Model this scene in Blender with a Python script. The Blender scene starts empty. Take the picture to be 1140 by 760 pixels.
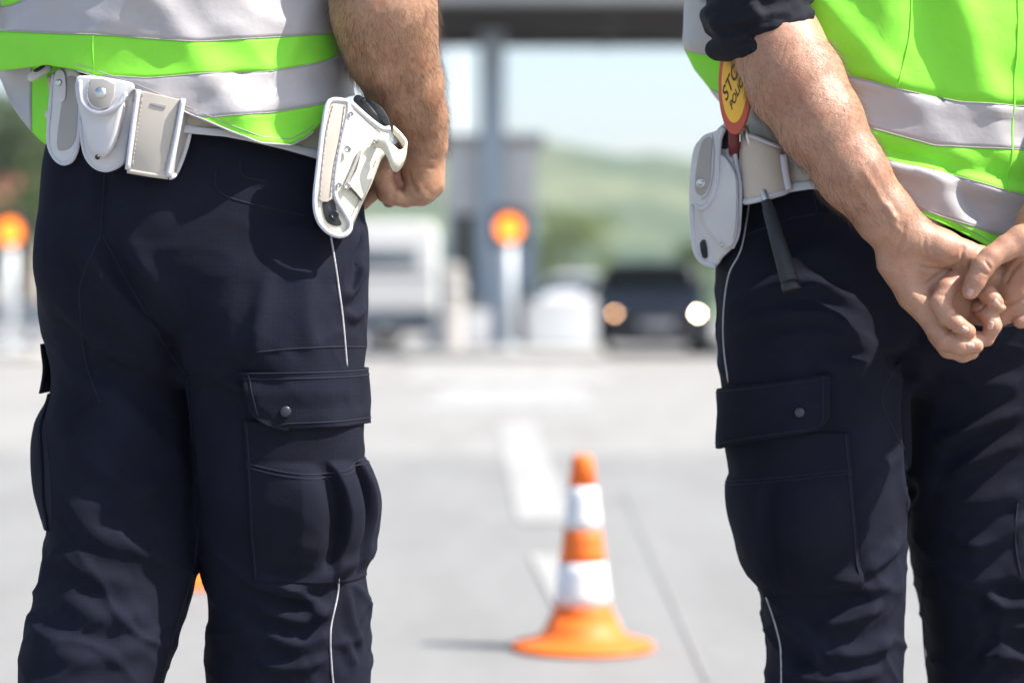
import bpy, bmesh, math, random
import numpy as np
from mathutils import Vector, Matrix, noise
from mathutils.bvhtree import BVHTree

random.seed(7)
rng = np.random.default_rng(7)
SC = bpy.context.scene
COL = SC.collection
R = math.radians

# ------------------------------------------------------------------ camera, sky, sun, exposure
FPX = 85.0 / 36.0 * 1140.0          # focal length in photo pixels
EYE = 0.85                          # camera height
HOR = 335.0                         # horizon row in the photo
cam = bpy.data.cameras.new('camera')
cam.lens = 85.0
cam.sensor_width = 36.0
cam.shift_y = -(380.0 - HOR) / 1140.0
cam.clip_start = 0.05
cam.clip_end = 6000.0
cam.dof.use_dof = True
cam.dof.focus_distance = 2.86
cam.dof.aperture_fstop = 2.7
cam.dof.aperture_blades = 9
camo = bpy.data.objects.new('camera', cam)
camo.location = (0, 0, EYE)
camo.rotation_euler = (R(90), 0, 0)
COL.objects.link(camo)
SC.camera = camo

SUN_EL = 50.0
SUN_AZ = -14.0                       # degrees from +X towards +Y
sdir = Vector((math.cos(R(SUN_EL)) * math.cos(R(SUN_AZ)), math.cos(R(SUN_EL)) * math.sin(R(SUN_AZ)), math.sin(R(SUN_EL))))
world = bpy.data.worlds.new('World')
SC.world = world
world.use_nodes = True
wn = world.node_tree
wbg = wn.nodes['Background']
sky = wn.nodes.new('ShaderNodeTexSky')
sky.sky_type = 'NISHITA'
sky.sun_disc = False
sky.sun_elevation = R(SUN_EL)
sky.sun_rotation = math.atan2(sdir.x, sdir.y)
sky.air_density = 1.0
sky.dust_density = 2.0
sky.ozone_density = 1.0
wn.links.new(sky.outputs[0], wbg.inputs[0])
wbg.inputs[1].default_value = 0.122
sl = bpy.data.lights.new('sun', 'SUN')
sl.energy = 4.8
sl.angle = R(0.53)
sl.color = (1.0, 0.95, 0.87)
slo = bpy.data.objects.new('sun', sl)
slo.rotation_euler = sdir.to_track_quat('Z', 'Y').to_euler()
slo.location = (30, 5, 40)
COL.objects.link(slo)
SC.view_settings.view_transform = 'Standard'
SC.view_settings.look = 'None'
SC.view_settings.gamma = 1.0
SC.view_settings.use_curve_mapping = False
SC.view_settings.exposure = 1.08
SC.cycles.use_denoising = True
SC.cycles.max_bounces = 8
SC.cycles.sample_clamp_indirect = 6.0

# ------------------------------------------------------------------ helpers
def W(u, v, y):
    """point whose direction is photo pixel (u, v) at distance y"""
    return Vector(((u - 570.0) / FPX * y, y, EYE - (v - HOR) / FPX * y))

def setp(o, label=None, cat=None, group=None, kind=None):
    if label: o['label'] = label
    if cat: o['category'] = cat
    if group: o['group'] = group
    if kind: o['kind'] = kind
    return o

def empty(name, loc, label=None, cat=None, group=None):
    o = bpy.data.objects.new(name, None)
    o.location = loc
    o.empty_display_size = 0.1
    COL.objects.link(o)
    return setp(o, label, cat, group)

def inv_of(p):
    t = Vector((0, 0, 0))
    while p is not None:
        if p.type == 'EMPTY':
            t = t + p.location
        p = p.parent
    return Matrix.Translation(-t)

def link(name, me, mat, parent=None):
    o = bpy.data.objects.new(name, me)
    COL.objects.link(o)
    if mat is not None:
        for m in (mat if isinstance(mat, (list, tuple)) else [mat]):
            me.materials.append(m)
    if parent is not None:
        o.parent = parent
        if parent.type == 'EMPTY':
            o.matrix_parent_inverse = Matrix.Translation(-parent.location)
    return o

def mesh_np(name, V, Fq, mat, parent=None, smooth=True, tris=None):
    V = np.asarray(V, dtype=np.float32)
    Fq = np.asarray(Fq, dtype=np.int32)
    me = bpy.data.meshes.new(name)
    n = Fq.shape[1]
    me.vertices.add(len(V)); me.vertices.foreach_set('co', V.ravel())
    me.loops.add(Fq.size); me.loops.foreach_set('vertex_index', Fq.ravel())
    me.polygons.add(len(Fq))
    me.polygons.foreach_set('loop_start', np.arange(0, Fq.size, n, dtype=np.int32))
    me.update(calc_edges=True)
    if smooth:
        me.polygons.foreach_set('use_smooth', np.ones(len(Fq), dtype=bool))
    return link(name, me, mat, parent)

def mesh_py(name, V, F, mat, parent=None, smooth=False):
    me = bpy.data.meshes.new(name)
    me.from_pydata([tuple(v) for v in V], [], F)
    bm = bmesh.new(); bm.from_mesh(me)
    bmesh.ops.recalc_face_normals(bm, faces=bm.faces[:])
    bm.to_mesh(me); bm.free()
    if smooth:
        for p in me.polygons: p.use_smooth = True
    me.update()
    return link(name, me, mat, parent)

def bev(o, w, seg=3, ang=35):
    m = o.modifiers.new('bevel', 'BEVEL')
    m.width = w; m.segments = seg; m.limit_method = 'ANGLE'; m.angle_limit = R(ang)
    for p in o.data.polygons: p.use_smooth = True
    if hasattr(m, 'harden_normals'): m.harden_normals = False
    return o

def solid(o, t, off=-1):
    m = o.modifiers.new('solid', 'SOLIDIFY'); m.thickness = t; m.offset = off
    return o

class MB:
    """collects shapes into one mesh"""
    def __init__(s): s.v = []; s.f = []
    def add(s, V, F):
        b = len(s.v); s.v += [tuple(x) for x in V]; s.f += [[b + i for i in f] for f in F]; return s
    def box(s, x0, x1, y0, y1, z0, z1):
        V = [(x, y, z) for z in (z0, z1) for y in (y0, y1) for x in (x0, x1)]
        return s.add(V, [[0, 2, 3, 1], [4, 5, 7, 6], [0, 1, 5, 4], [2, 6, 7, 3], [0, 4, 6, 2], [1, 3, 7, 5]])
    def tube(s, pts, r, n=8, closed=False):
        V, F = tube_geo(pts, r, n, closed); return s.add(V, F)
    def lathe(s, prof, c=(0, 0, 0), n=32, axis='Z'):
        V, F = [], []
        for r, z in prof:
            for i in range(n):
                a = 2 * math.pi * i / n
                p = (r * math.cos(a), r * math.sin(a), z)
                if axis == 'Y': p = (p[0], p[2], p[1])
                if axis == 'X': p = (p[2], p[0], p[1])
                V.append((p[0] + c[0], p[1] + c[1], p[2] + c[2]))
        for k in range(len(prof) - 1):
            for i in range(n):
                j = (i + 1) % n
                F.append([k * n + i, k * n + j, (k + 1) * n + j, (k + 1) * n + i])
        F.append(list(range(n))[::-1]); F.append([(len(prof) - 1) * n + i for i in range(n)])
        return s.add(V, F)
    def build(s, name, mat, parent=None, smooth=False): return mesh_py(name, s.v, s.f, mat, parent, smooth)

def tube_geo(pts, r, n=8, closed=False):
    P = [Vector(p) for p in pts]; m = len(P)
    rr = r if isinstance(r, (list, tuple)) else [r] * m
    T = []
    for i in range(m):
        a = P[(i - 1) % m] if (closed or i > 0) else P[i]
        b = P[(i + 1) % m] if (closed or i < m - 1) else P[i]
        t = b - a
        T.append(t.normalized() if t.length > 1e-9 else Vector((0, 0, 1)))
    up = Vector((0, 0, 1)) if abs(T[0].z) < 0.9 else Vector((1, 0, 0))
    N = (up - T[0] * up.dot(T[0])).normalized()
    V, F = [], []
    for i in range(m):
        N = N - T[i] * N.dot(T[i])
        N = N.normalized() if N.length > 1e-6 else T[i].orthogonal().normalized()
        B = T[i].cross(N)
        for k in range(n):
            a = 2 * math.pi * k / n
            V.append(P[i] + (N * math.cos(a) + B * math.sin(a)) * rr[i])
    for i in range(m if closed else m - 1):
        j = (i + 1) % m
        for k in range(n):
            l = (k + 1) % n
            F.append([i * n + k, i * n + l, j * n + l, j * n + k])
    if not closed:
        F.append(list(range(n))[::-1]); F.append([(m - 1) * n + k for k in range(n)])
    return V, F

def smooth_line(pts, sub=6, closed=False):
    """Catmull-Rom through points (tuples of any length)"""
    P = [np.array(p, dtype=float) for p in pts]; m = len(P); out = []
    for i in range(m if closed else m - 1):
        if closed:
            a, b, c, d = P[(i - 1) % m], P[i], P[(i + 1) % m], P[(i + 2) % m]
        else:
            a, b, c, d = P[max(i - 1, 0)], P[i], P[i + 1], P[min(i + 2, m - 1)]
        for k in range(sub):
            t = k / sub
            out.append(0.5 * ((2 * b) + (-a + c) * t + (2 * a - 5 * b + 4 * c - d) * t * t + (-a + 3 * b - 3 * c + d) * t ** 3))
    if not closed: out.append(P[-1])
    return out

def lin(xs, ys):
    xs = np.array(xs, float); ys = np.array(ys, float)
    return lambda x: np.interp(x, xs, ys)

# ------------------------------------------------------------------ materials
def new_mat(name):
    m = bpy.data.materials.new(name); m.use_nodes = True
    nt = m.node_tree; b = nt.nodes['Principled BSDF']
    return m, nt, b

def ramp(nt, fac, stops):
    r = nt.nodes.new('ShaderNodeValToRGB')
    e = r.color_ramp.elements
    while len(e) < len(stops): e.new(0.5)
    for i, (p, c) in enumerate(stops):
        e[i].position = p; e[i].color = (*c, 1)
    nt.links.new(fac, r.inputs[0]); return r.outputs[0]

def tex_noise(nt, scale, detail=4, rough=0.55, vec=None, dist=0):
    t = nt.nodes.new('ShaderNodeTexNoise')
    t.inputs['Scale'].default_value = scale; t.inputs['Detail'].default_value = detail
    t.inputs['Roughness'].default_value = rough; t.inputs['Distortion'].default_value = dist
    if vec is not None: nt.links.new(vec, t.inputs['Vector'])
    return t.outputs['Fac']

def coords(nt, scale=(1, 1, 1), rot=(0, 0, 0)):
    tc = nt.nodes.new('ShaderNodeTexCoord'); mp = nt.nodes.new('ShaderNodeMapping')
    mp.inputs['Scale'].default_value = scale; mp.inputs['Rotation'].default_value = rot
    nt.links.new(tc.outputs['Object'], mp.inputs['Vector']); return mp.outputs[0]

def add_bump(nt, b, h, strength, dist=0.002, prev=None):
    bp = nt.nodes.new('ShaderNodeBump')
    bp.inputs['Strength'].default_value = strength; bp.inputs['Distance'].default_value = dist
    nt.links.new(h, bp.inputs['Height'])
    if prev is not None: nt.links.new(prev, bp.inputs['Normal'])
    nt.links.new(bp.outputs[0], b.inputs['Normal']); return bp.outputs[0]

def mat_simple(name, c, rough=0.5, metal=0.0, var=0.12, scale=20, bump=0.0, bscale=200, spec=0.5, coat=0.0):
    m, nt, b = new_mat(name)
    vec = coords(nt)
    lo = tuple(max(0, x * (1 - var)) for x in c); hi = tuple(min(1, x * (1 + var)) for x in c)
    nt.links.new(ramp(nt, tex_noise(nt, scale, 5, 0.6, vec), [(0.3, lo), (0.7, hi)]), b.inputs['Base Color'])
    b.inputs['Roughness'].default_value = rough; b.inputs['Metallic'].default_value = metal
    b.inputs['Specular IOR Level'].default_value = spec
    if coat: b.inputs['Coat Weight'].default_value = coat
    if bump: add_bump(nt, b, tex_noise(nt, bscale, 3, 0.6, vec), bump)
    return m

def mat_cloth(name, c, rough=0.85, var=0.2, weave=0.25, sheen=0.0, big=0.0, spec=0.25, weave_scale=1.0, ripstop=0.0, colvar=0.25):
    m, nt, b = new_mat(name)
    vec = coords(nt)
    lo = tuple(x * (1 - var) for x in c); hi = tuple(min(1, x * (1 + var)) for x in c)
    n1 = tex_noise(nt, 9, 5, 0.6, vec)
    base = ramp(nt, n1, [(0.3, lo), (0.7, hi)])
    # woven threads: two crossed bands plus a coarser ripstop grid
    hs = []
    for axis, sc in (('Z', 330 * weave_scale), ('X', 330 * weave_scale), ('Z', 52), ('X', 52)):
        wv = nt.nodes.new('ShaderNodeTexWave')
        wv.bands_direction = axis; wv.inputs['Scale'].default_value = sc
        wv.inputs['Distortion'].default_value = 1.2 if sc > 100 else 0.7
        wv.inputs['Detail'].default_value = 2
        wv.inputs['Detail Scale'].default_value = 1.5
        nt.links.new(vec, wv.inputs['Vector']); hs.append(wv.outputs['Fac'])
    def mth(op, a, bb):
        n = nt.nodes.new('ShaderNodeMath'); n.operation = op
        for i, x in enumerate((a, bb)):
            if isinstance(x, (int, float)): n.inputs[i].default_value = x
            else: nt.links.new(x, n.inputs[i])
        return n.outputs[0]
    fine = mth('ADD', hs[0], hs[1])
    grid = mth('ADD', mth('POWER', hs[2], 10), mth('POWER', hs[3], 10))
    height = mth('ADD', fine, mth('MULTIPLY', grid, ripstop))
    nz = tex_noise(nt, 900, 2, 0.6, vec)
    height = mth('ADD', height, nz)
    mx = nt.nodes.new('ShaderNodeMix'); mx.data_type = 'RGBA'; mx.blend_type = 'MULTIPLY'
    mx.inputs['Factor'].default_value = colvar
    nt.links.new(base, mx.inputs[6])
    nt.links.new(ramp(nt, mth('MULTIPLY', height, 0.3), [(0.15, (0.65, 0.65, 0.65)), (0.85, (1.3, 1.3, 1.3))]), mx.inputs[7])
    nt.links.new(mx.outputs[2], b.inputs['Base Color'])
    b.inputs['Roughness'].default_value = rough
    b.inputs['Specular IOR Level'].default_value = spec
    b.inputs['Sheen Weight'].default_value = sheen
    b.inputs['Sheen Roughness'].default_value = 0.4
    p = None
    if big: p = add_bump(nt, b, tex_noise(nt, 35, 4, 0.5, vec), big, 0.006)
    add_bump(nt, b, height, weave, 0.0006, p)
    return m

def mat_emit(name, c, strength, base=(0.8, 0.4, 0.1)):
    m, nt, b = new_mat(name)
    b.inputs['Base Color'].default_value = (*base, 1)
    b.inputs['Emission Color'].default_value = (*c, 1)
    b.inputs['Emission Strength'].default_value = strength
    return m

def mat_skin(name, c=(0.40, 0.222, 0.138)):
    m, nt, b = new_mat(name)
    vec = coords(nt)
    n1 = tex_noise(nt, 28, 5, 0.62, vec, 0.3); n2 = tex_noise(nt, 260, 3, 0.6, vec)
    c1 = ramp(nt, n1, [(0.30, tuple(x * y for x, y in zip(c, (0.90, 0.76, 0.70)))), (0.52, c), (0.75, tuple(x * y for x, y in zip(c, (1.06, 1.1, 1.1))))])
    mx = nt.nodes.new('ShaderNodeMix'); mx.data_type = 'RGBA'; mx.blend_type = 'MULTIPLY'; mx.inputs['Factor'].default_value = 0.6
    nt.links.new(c1, mx.inputs[6])
    nt.links.new(ramp(nt, n2, [(0.35, (0.90, 0.85, 0.83)), (0.6, (1.05, 1.05, 1.05))]), mx.inputs[7])
    nt.links.new(mx.outputs[2], b.inputs['Base Color'])
    b.inputs['Roughness'].default_value = 0.48
    b.inputs['Subsurface Weight'].default_value = 0.2
    b.inputs['Subsurface Radius'].default_value = (0.010, 0.004, 0.002)
    b.inputs['Subsurface Scale'].default_value = 1.0
    vor = nt.nodes.new('ShaderNodeTexVoronoi'); vor.inputs['Scale'].default_value = 620
    nt.links.new(vec, vor.inputs['Vector'])
    p = add_bump(nt, b, tex_noise(nt, 75, 5, 0.6, vec), 0.3, 0.003)
    add_bump(nt, b, vor.outputs['Distance'], 0.3, 0.0008, p)
    return m

M = {}
M['navy'] = mat_cloth('navy_ripstop', (0.0088, 0.0100, 0.0198), rough=0.85, weave=0.45, sheen=0.0, var=0.25, spec=0.12, big=0.25, ripstop=0.5, colvar=0.45)
M['navy_dark'] = mat_cloth('navy_shirt', (0.010, 0.011, 0.018), rough=0.8, weave=0.3, var=0.2, spec=0.2, big=0.3)
M['thread'] = mat_simple('navy_thread', (0.012, 0.0135, 0.025), 0.8, spec=0.2)
M['piping'] = mat_simple('grey_reflective_piping', (0.36, 0.36, 0.38), 0.5, var=0.25, scale=300)
M['lime'] = mat_cloth('fluorescent_lime', (0.25, 0.75, 0.055), rough=0.75, var=0.06, weave=0.2, spec=0.25, big=0.25)
M['silver'] = mat_cloth('silver_retroreflective', (0.40, 0.378, 0.388), rough=0.42, var=0.05, weave=0.1, spec=0.5, big=0.25)
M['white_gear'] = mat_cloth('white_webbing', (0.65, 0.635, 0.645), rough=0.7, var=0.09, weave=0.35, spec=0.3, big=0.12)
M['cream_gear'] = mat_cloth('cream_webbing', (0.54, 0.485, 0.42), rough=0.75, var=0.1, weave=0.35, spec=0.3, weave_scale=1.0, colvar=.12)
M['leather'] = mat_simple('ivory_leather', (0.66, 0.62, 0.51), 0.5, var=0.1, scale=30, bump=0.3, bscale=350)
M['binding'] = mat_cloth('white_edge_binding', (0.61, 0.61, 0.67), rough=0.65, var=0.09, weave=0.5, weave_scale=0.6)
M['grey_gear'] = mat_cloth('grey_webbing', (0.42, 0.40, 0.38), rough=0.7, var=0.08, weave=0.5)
M['chrome'] = mat_simple('nickel_stud', (0.62, 0.60, 0.56), 0.25, 1.0, 0.1, 300)
M['steel'] = mat_simple('brushed_steel', (0.55, 0.56, 0.58), 0.32, 1.0, 0.08, 80)
M['black_stud'] = mat_simple('dark_press_stud', (0.05, 0.055, 0.07), 0.3, 0.6, 0.1, 100)
M['black'] = mat_simple('black_plastic', (0.012, 0.012, 0.014), 0.45, 0, 0.2, 60, 0.2, 300)
M['rubber'] = mat_simple('black_rubber', (0.018, 0.022, 0.026), 0.6, 0, 0.2, 60, 0.3, 400)
M['skin'] = mat_skin('skin')
M['skin_pale'] = mat_skin('skin_hands', (0.42, 0.228, 0.150))
M['nail'] = mat_simple('fingernail', (0.52, 0.32, 0.27), 0.38, var=0.06, scale=100)
M['hair'] = mat_simple('brown_hair', (0.03, 0.02, 0.014), 0.6)
M['arm_hair'] = mat_simple('arm_hair', (0.11, 0.065, 0.04), 0.35)

# ------------------------------------------------------------------ distance-field modelling
class Vol:
    def __init__(s, lo, hi, h):
        s.lo = np.array(lo, float); s.h = h
        s.n = np.ceil((np.array(hi, float) - s.lo) / h).astype(int) + 1
        s.ax = [(s.lo[i] + h * np.arange(s.n[i])).astype(np.float32) for i in range(3)]
        s.f = np.full(s.n, 0.05, dtype=np.float32)
    def _win(s, lo, hi):
        a = np.clip(np.floor((np.array(lo) - s.lo) / s.h).astype(int), 0, s.n)
        b = np.clip(np.ceil((np.array(hi) - s.lo) / s.h).astype(int) + 1, 0, s.n)
        if (b <= a).any(): return None
        sl_ = tuple(slice(a[i], b[i]) for i in range(3))
        g = (s.ax[0][sl_[0]][:, None, None], s.ax[1][sl_[1]][None, :, None], s.ax[2][sl_[2]][None, None, :])
        return sl_, g
    @staticmethod
    def smin(a, b, k):
        if k <= 0: return np.minimum(a, b)
        h = np.clip(0.5 + 0.5 * (b - a) / k, 0, 1)
        return b + (a - b) * h - k * h * (1 - h)
    def cone(s, p, q, r1, r2, k=0.004, flat=None, sub=False):
        p = np.array(p, float); q = np.array(q, float)
        pad = max(r1, r2) + 0.03 + k
        w = s._win(np.minimum(p, q) - pad, np.maximum(p, q) + pad)
        if w is None: return s
        sl_, (X, Y, Z) = w
        d = q - p; L2 = max(float(d @ d), 1e-12)
        t = np.clip(((X - p[0]) * d[0] + (Y - p[1]) * d[1] + (Z - p[2]) * d[2]) / L2, 0, 1)
        ex, ey, ez = X - p[0] - t * d[0], Y - p[1] - t * d[1], Z - p[2] - t * d[2]
        d2 = ex * ex + ey * ey + ez * ez
        if flat is not None:
            nv, sc = flat; nv = np.array(nv, float); nv /= np.linalg.norm(nv)
            c = ex * nv[0] + ey * nv[1] + ez * nv[2]
            d2 = d2 + c * c * (sc * sc - 1)
        D = (np.sqrt(np.maximum(d2, 0)) - (r1 + (r2 - r1) * t)).astype(np.float32)
        if sub: s.f[sl_] = -s.smin(-s.f[sl_], D, k)
        else: s.f[sl_] = s.smin(s.f[sl_], D, k)
        return s
    def chain(s, pts, k=0.004, kj=None, flat=None):
        """rounded limb through (x, y, z, r) points, built by itself first and then blended"""
        keep = s.f; s.f = np.full(s.n, 0.05, dtype=np.float32)
        for a, b in zip(pts[:-1], pts[1:]):
            s.cone(a[:3], b[:3], a[3], b[3], kj if kj is not None else 0.004, flat)
        s.f = s.smin(keep, s.f, k); return s
    def ball(s, c, r, k=0.01, scale=(1, 1, 1)):
        c = np.array(c, float); sc = np.array(scale, float); rad = r * sc
        w = s._win(c - rad - 0.04 - k, c + rad + 0.04 + k)
        if w is None: return s
        sl_, (X, Y, Z) = w
        D = ((np.sqrt(((X - c[0]) / sc[0]) ** 2 + ((Y - c[1]) / sc[1]) ** 2 + ((Z - c[2]) / sc[2]) ** 2) - r) * sc.min()).astype(np.float32)
        s.f[sl_] = s.smin(s.f[sl_], D, k); return s
    def stack(s, rows, k=0.01, n=2.2):
        """rows (z, x0, x1, yc, b): a limb through ellipses"""
        A = np.array(sorted(rows)); z0, z1 = A[0, 0], A[-1, 0]
        x0 = np.interp(s.ax[2], A[:, 0], A[:, 1]); x1 = np.interp(s.ax[2], A[:, 0], A[:, 2])
        yc = np.interp(s.ax[2], A[:, 0], A[:, 3]); bb = np.interp(s.ax[2], A[:, 0], A[:, 4])
        def sm(a):
            kk = np.ones(7) / 7; return np.convolve(np.pad(a, 3, 'edge'), kk, 'valid')
        x0, x1, yc, bb = map(sm, (x0, x1, yc, bb))
        X = s.ax[0][:, None, None]; Y = s.ax[1][None, :, None]
        cx = ((x0 + x1) / 2)[None, None, :]; a = np.maximum((x1 - x0) / 2, 0.003)[None, None, :]
        b = bb[None, None, :]
        r = ((np.abs(X - cx) / a) ** n + (np.abs(Y - yc[None, None, :]) / b) ** n) ** (1.0 / n)
        D = (r - 1) * np.minimum(a, b)
        Z = s.ax[2][None, None, :]
        D = np.maximum(D, np.maximum(z0 - Z, Z - z1)).astype(np.float32)
        s.f = s.smin(s.f, D, k); return s
    def mesh(s, smooth_it=2):
        f = s.f; ins = f < 0
        nx, ny, nz = f.shape
        cnt = np.zeros((nx - 1, ny - 1, nz - 1), np.int8)
        corners = [(i, j, k) for i in (0, 1) for j in (0, 1) for k in (0, 1)]
        def c(a, o): return a[o[0]:nx - 1 + o[0], o[1]:ny - 1 + o[1], o[2]:nz - 1 + o[2]]
        for o in corners: cnt += c(ins, o)
        act = (cnt > 0) & (cnt < 8)
        idx = np.argwhere(act)
        vid = np.full(act.shape, -1, np.int32); vid[act] = np.arange(len(idx))
        fv = {o: f[idx[:, 0] + o[0], idx[:, 1] + o[1], idx[:, 2] + o[2]].astype(float) for o in corners}
        acc = np.zeros((len(idx), 3)); wt = np.zeros(len(idx))
        for o in corners:
            for ax in range(3):
                if o[ax] == 0:
                    o2 = list(o); o2[ax] = 1; o2 = tuple(o2)
                    a, b = fv[o], fv[o2]
                    cr = (a < 0) != (b < 0)
                    t = np.where(cr, a / np.where(cr, a - b, 1), 0)
                    p = np.tile(np.array(o, float), (len(idx), 1)); p[:, ax] += t
                    acc[cr] += p[cr]; wt[cr] += 1
        V = s.lo + s.h * (idx + acc / wt[:, None])
        Q = []
        for ax in range(3):
            o1, o2 = (ax + 1) % 3, (ax + 2) % 3
            a = [slice(1, -1)] * 3; a[ax] = slice(0, -1)
            b = [slice(1, -1)] * 3; b[ax] = slice(1, None)
            fa, fb = ins[tuple(a)], ins[tuple(b)]
            e = np.argwhere(fa != fb)
            flip = fa[tuple(e.T)]
            base = e.copy(); base[:, o1] += 1; base[:, o2] += 1
            def g(d1, d2):
                q = base.copy(); q[:, o1] -= d1; q[:, o2] -= d2
                return vid[q[:, 0], q[:, 1], q[:, 2]]
            q = np.stack([g(1, 1), g(0, 1), g(0, 0), g(1, 0)], 1)
            q[~flip] = q[~flip][:, ::-1]
            Q.append(q)
        Q = np.concatenate(Q)
        return lap(V, Q, smooth_it), Q

def lap(V, Q, it, w=0.6):
    e = np.concatenate([Q[:, [i, (i + 1) % 4]] for i in range(4)])
    for _ in range(it):
        acc = np.zeros_like(V); n = np.zeros(len(V))
        np.add.at(acc, e[:, 0], V[e[:, 1]]); np.add.at(n, e[:, 0], 1)
        np.add.at(acc, e[:, 1], V[e[:, 0]]); np.add.at(n, e[:, 1], 1)
        V = V * (1 - w) + acc / n[:, None] * w
    return V

def normals(V, Q):
    a = V[Q[:, 2]] - V[Q[:, 0]]; b = V[Q[:, 3]] - V[Q[:, 1]]
    fn = np.cross(a, b); N = np.zeros_like(V)
    for i in range(4): np.add.at(N, Q[:, i], fn)
    return N / np.maximum(np.linalg.norm(N, axis=1, keepdims=True), 1e-12)

def nz3(V, sc, seed=0.0):
    out = np.empty(len(V)); P = V * np.array(sc) + seed
    nn = noise.noise
    for i, p in enumerate(P): out[i] = nn(p)
    return out

def bvh_of(V, Q): return BVHTree.FromPolygons([tuple(v) for v in V], [tuple(q) for q in Q])

CAM = Vector((0, 0, EYE))
def shoot(bvh, u, v):
    d = (W(u, v, 1.0) - CAM).normalized()
    h = bvh.ray_cast(CAM, d)
    return h[0], h[1]

def seg_dist(V, pts):
    best = np.full(len(V), 1e9); tt = np.zeros(len(V)); m = len(pts) - 1
    for i in range(m):
        p = np.array(pts[i]); q = np.array(pts[i + 1]); d = q - p
        t = np.clip((V - p) @ d / max(d @ d, 1e-12), 0, 1)
        dd = np.linalg.norm(V - p - t[:, None] * d, axis=1)
        m_ = dd < best; best[m_] = dd[m_]; tt[m_] = ((i + t) / m)[m_]
    return best, tt

FOLD = 1.7
def add_folds(V, Q, folds):
    """each fold: photo pixels of its crest, height and half width in mm; valley alongside"""
    bvh = bvh_of(V, Q); N = normals(V, Q); D = np.zeros(len(V))
    for px, hgt, wid in folds:
        pts = [shoot(bvh, *p)[0] for p in smooth_line(px, 5)]
        pts = [np.array(p) for p in pts if p is not None]
        if len(pts) < 2: continue
        d, t = seg_dist(V, pts)
        near = d < wid * 0.005
        prof = np.exp(-(d / (wid * 0.001)) ** 2) - 0.35 * np.exp(-((d - wid * 0.0022) / (wid * 0.0011)) ** 2)
        env = np.clip(np.sin(np.pi * np.clip(t, 0.03, 0.97)) * 1.6, 0, 1)
        D[near] += (FOLD * hgt * 0.001 * prof * env)[near]
    return V + N * D[:, None]

# ------------------------------------------------------------------ the ground
def sheet(name, pts, z, mat, kind='structure'):
    o = mesh_py(name, [(x, y, z) for x, y in pts], [list(range(len(pts)))], mat)
    if kind: o['kind'] = kind
    return o

def mat_asphalt(name, c, crack=True):
    m, nt, b = new_mat(name)
    vec = coords(nt)
    n1 = tex_noise(nt, 0.35, 5, 0.6, vec); n2 = tex_noise(nt, 220, 3, 0.7, vec); n3 = tex_noise(nt, 2.2, 5, 0.65, coords(nt, (1.6, .22, 1)))
    c1 = ramp(nt, n1, [(0.3, tuple(x * 0.93 for x in c)), (0.7, tuple(x * 1.06 for x in c))])
    def mul(a, bcol, f):
        mx = nt.nodes.new('ShaderNodeMix'); mx.data_type = 'RGBA'; mx.blend_type = 'MULTIPLY'; mx.inputs['Factor'].default_value = f
        nt.links.new(a, mx.inputs[6]); nt.links.new(bcol, mx.inputs[7]); return mx.outputs[2]
    c2 = mul(c1, ramp(nt, n2, [(0.3, (0.72, 0.72, 0.72)), (0.7, (1.2, 1.2, 1.2))]), 0.8)
    c3 = mul(c2, ramp(nt, n3, [(0.33, (0.86, 0.855, 0.85)), (0.62, (1.04, 1.04, 1.04))]), 0.8)
    nt.links.new(c3, b.inputs['Base Color'])
    b.inputs['Roughness'].default_value = 0.85; b.inputs['Specular IOR Level'].default_value = 0.3
    add_bump(nt, b, n2, 0.5, 0.004)
    return m

M['asphalt'] = mat_asphalt('sunbleached_asphalt', (0.232, 0.232, 0.228))
M['concrete_road'] = mat_asphalt('pale_concrete_slab', (0.285, 0.278, 0.268))
M['paint'] = mat_asphalt('worn_white_road_paint', (0.345, 0.342, 0.335))
M['seam'] = mat_simple('tar_seam', (0.222, 0.222, 0.218), 0.9, scale=3, var=0.12)
M['grass'] = mat_simple('meadow_grass', (0.10, 0.16, 0.05), 0.9, var=0.35, scale=0.05)

gnd = sheet('ground', [(-1500, -60), (1500, -60), (1500, 2500), (-1500, 2500)], -0.02, M['grass'])
road = sheet('road', [(-45, -40), (45, -40), (45, 13.5), (-45, 13.5)], 0.0, M['asphalt'])
conc = sheet('road_slab', [(-45, 13.5), (45, 13.5), (45, 120), (-45, 120)], 0.0, M['concrete_road'])
def gp(u, v):
    y = EYE * FPX / (v - HOR); return ((u - 570) / FPX * y, y)
sheet('road_marking', [gp(553, 470), gp(594, 470), gp(639, 582), gp(577, 582)], 0.006, M['paint'])
sheet('road_marking', [gp(589, 618), gp(650, 618), gp(694, 700), gp(628, 700)], 0.006, M['paint'])
sheet('road_marking', [gp(470, 455), gp(668, 455), gp(640, 428), gp(500, 428)], 0.006, M['paint'])
sheet('road_marking', [gp(440, 424), gp(700, 424), gp(650, 407), gp(470, 407)], 0.006, M['paint'])
for (a, b, w) in (((693, 545), (790, 760), 0.008),):
    p, q = gp(*a), gp(*b)
    sheet('road_seam', [(p[0] - w, p[1]), (p[0] + w, p[1]), (q[0] + w, q[1]), (q[0] - w, q[1])], 0.004, M['seam'])

# ------------------------------------------------------------------ people
def px_rows(rows, y0):
    """(v, uL, uR, dy, b) in photo pixels at distance y0 -> stack rows"""
    out = []
    for v, l, r, dy, b in rows:
        y = y0 + dy
        out.append((W(0, v, y).z, W(l, v, y).x, W(r, v, y).x, y, b))
    return out

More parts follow.
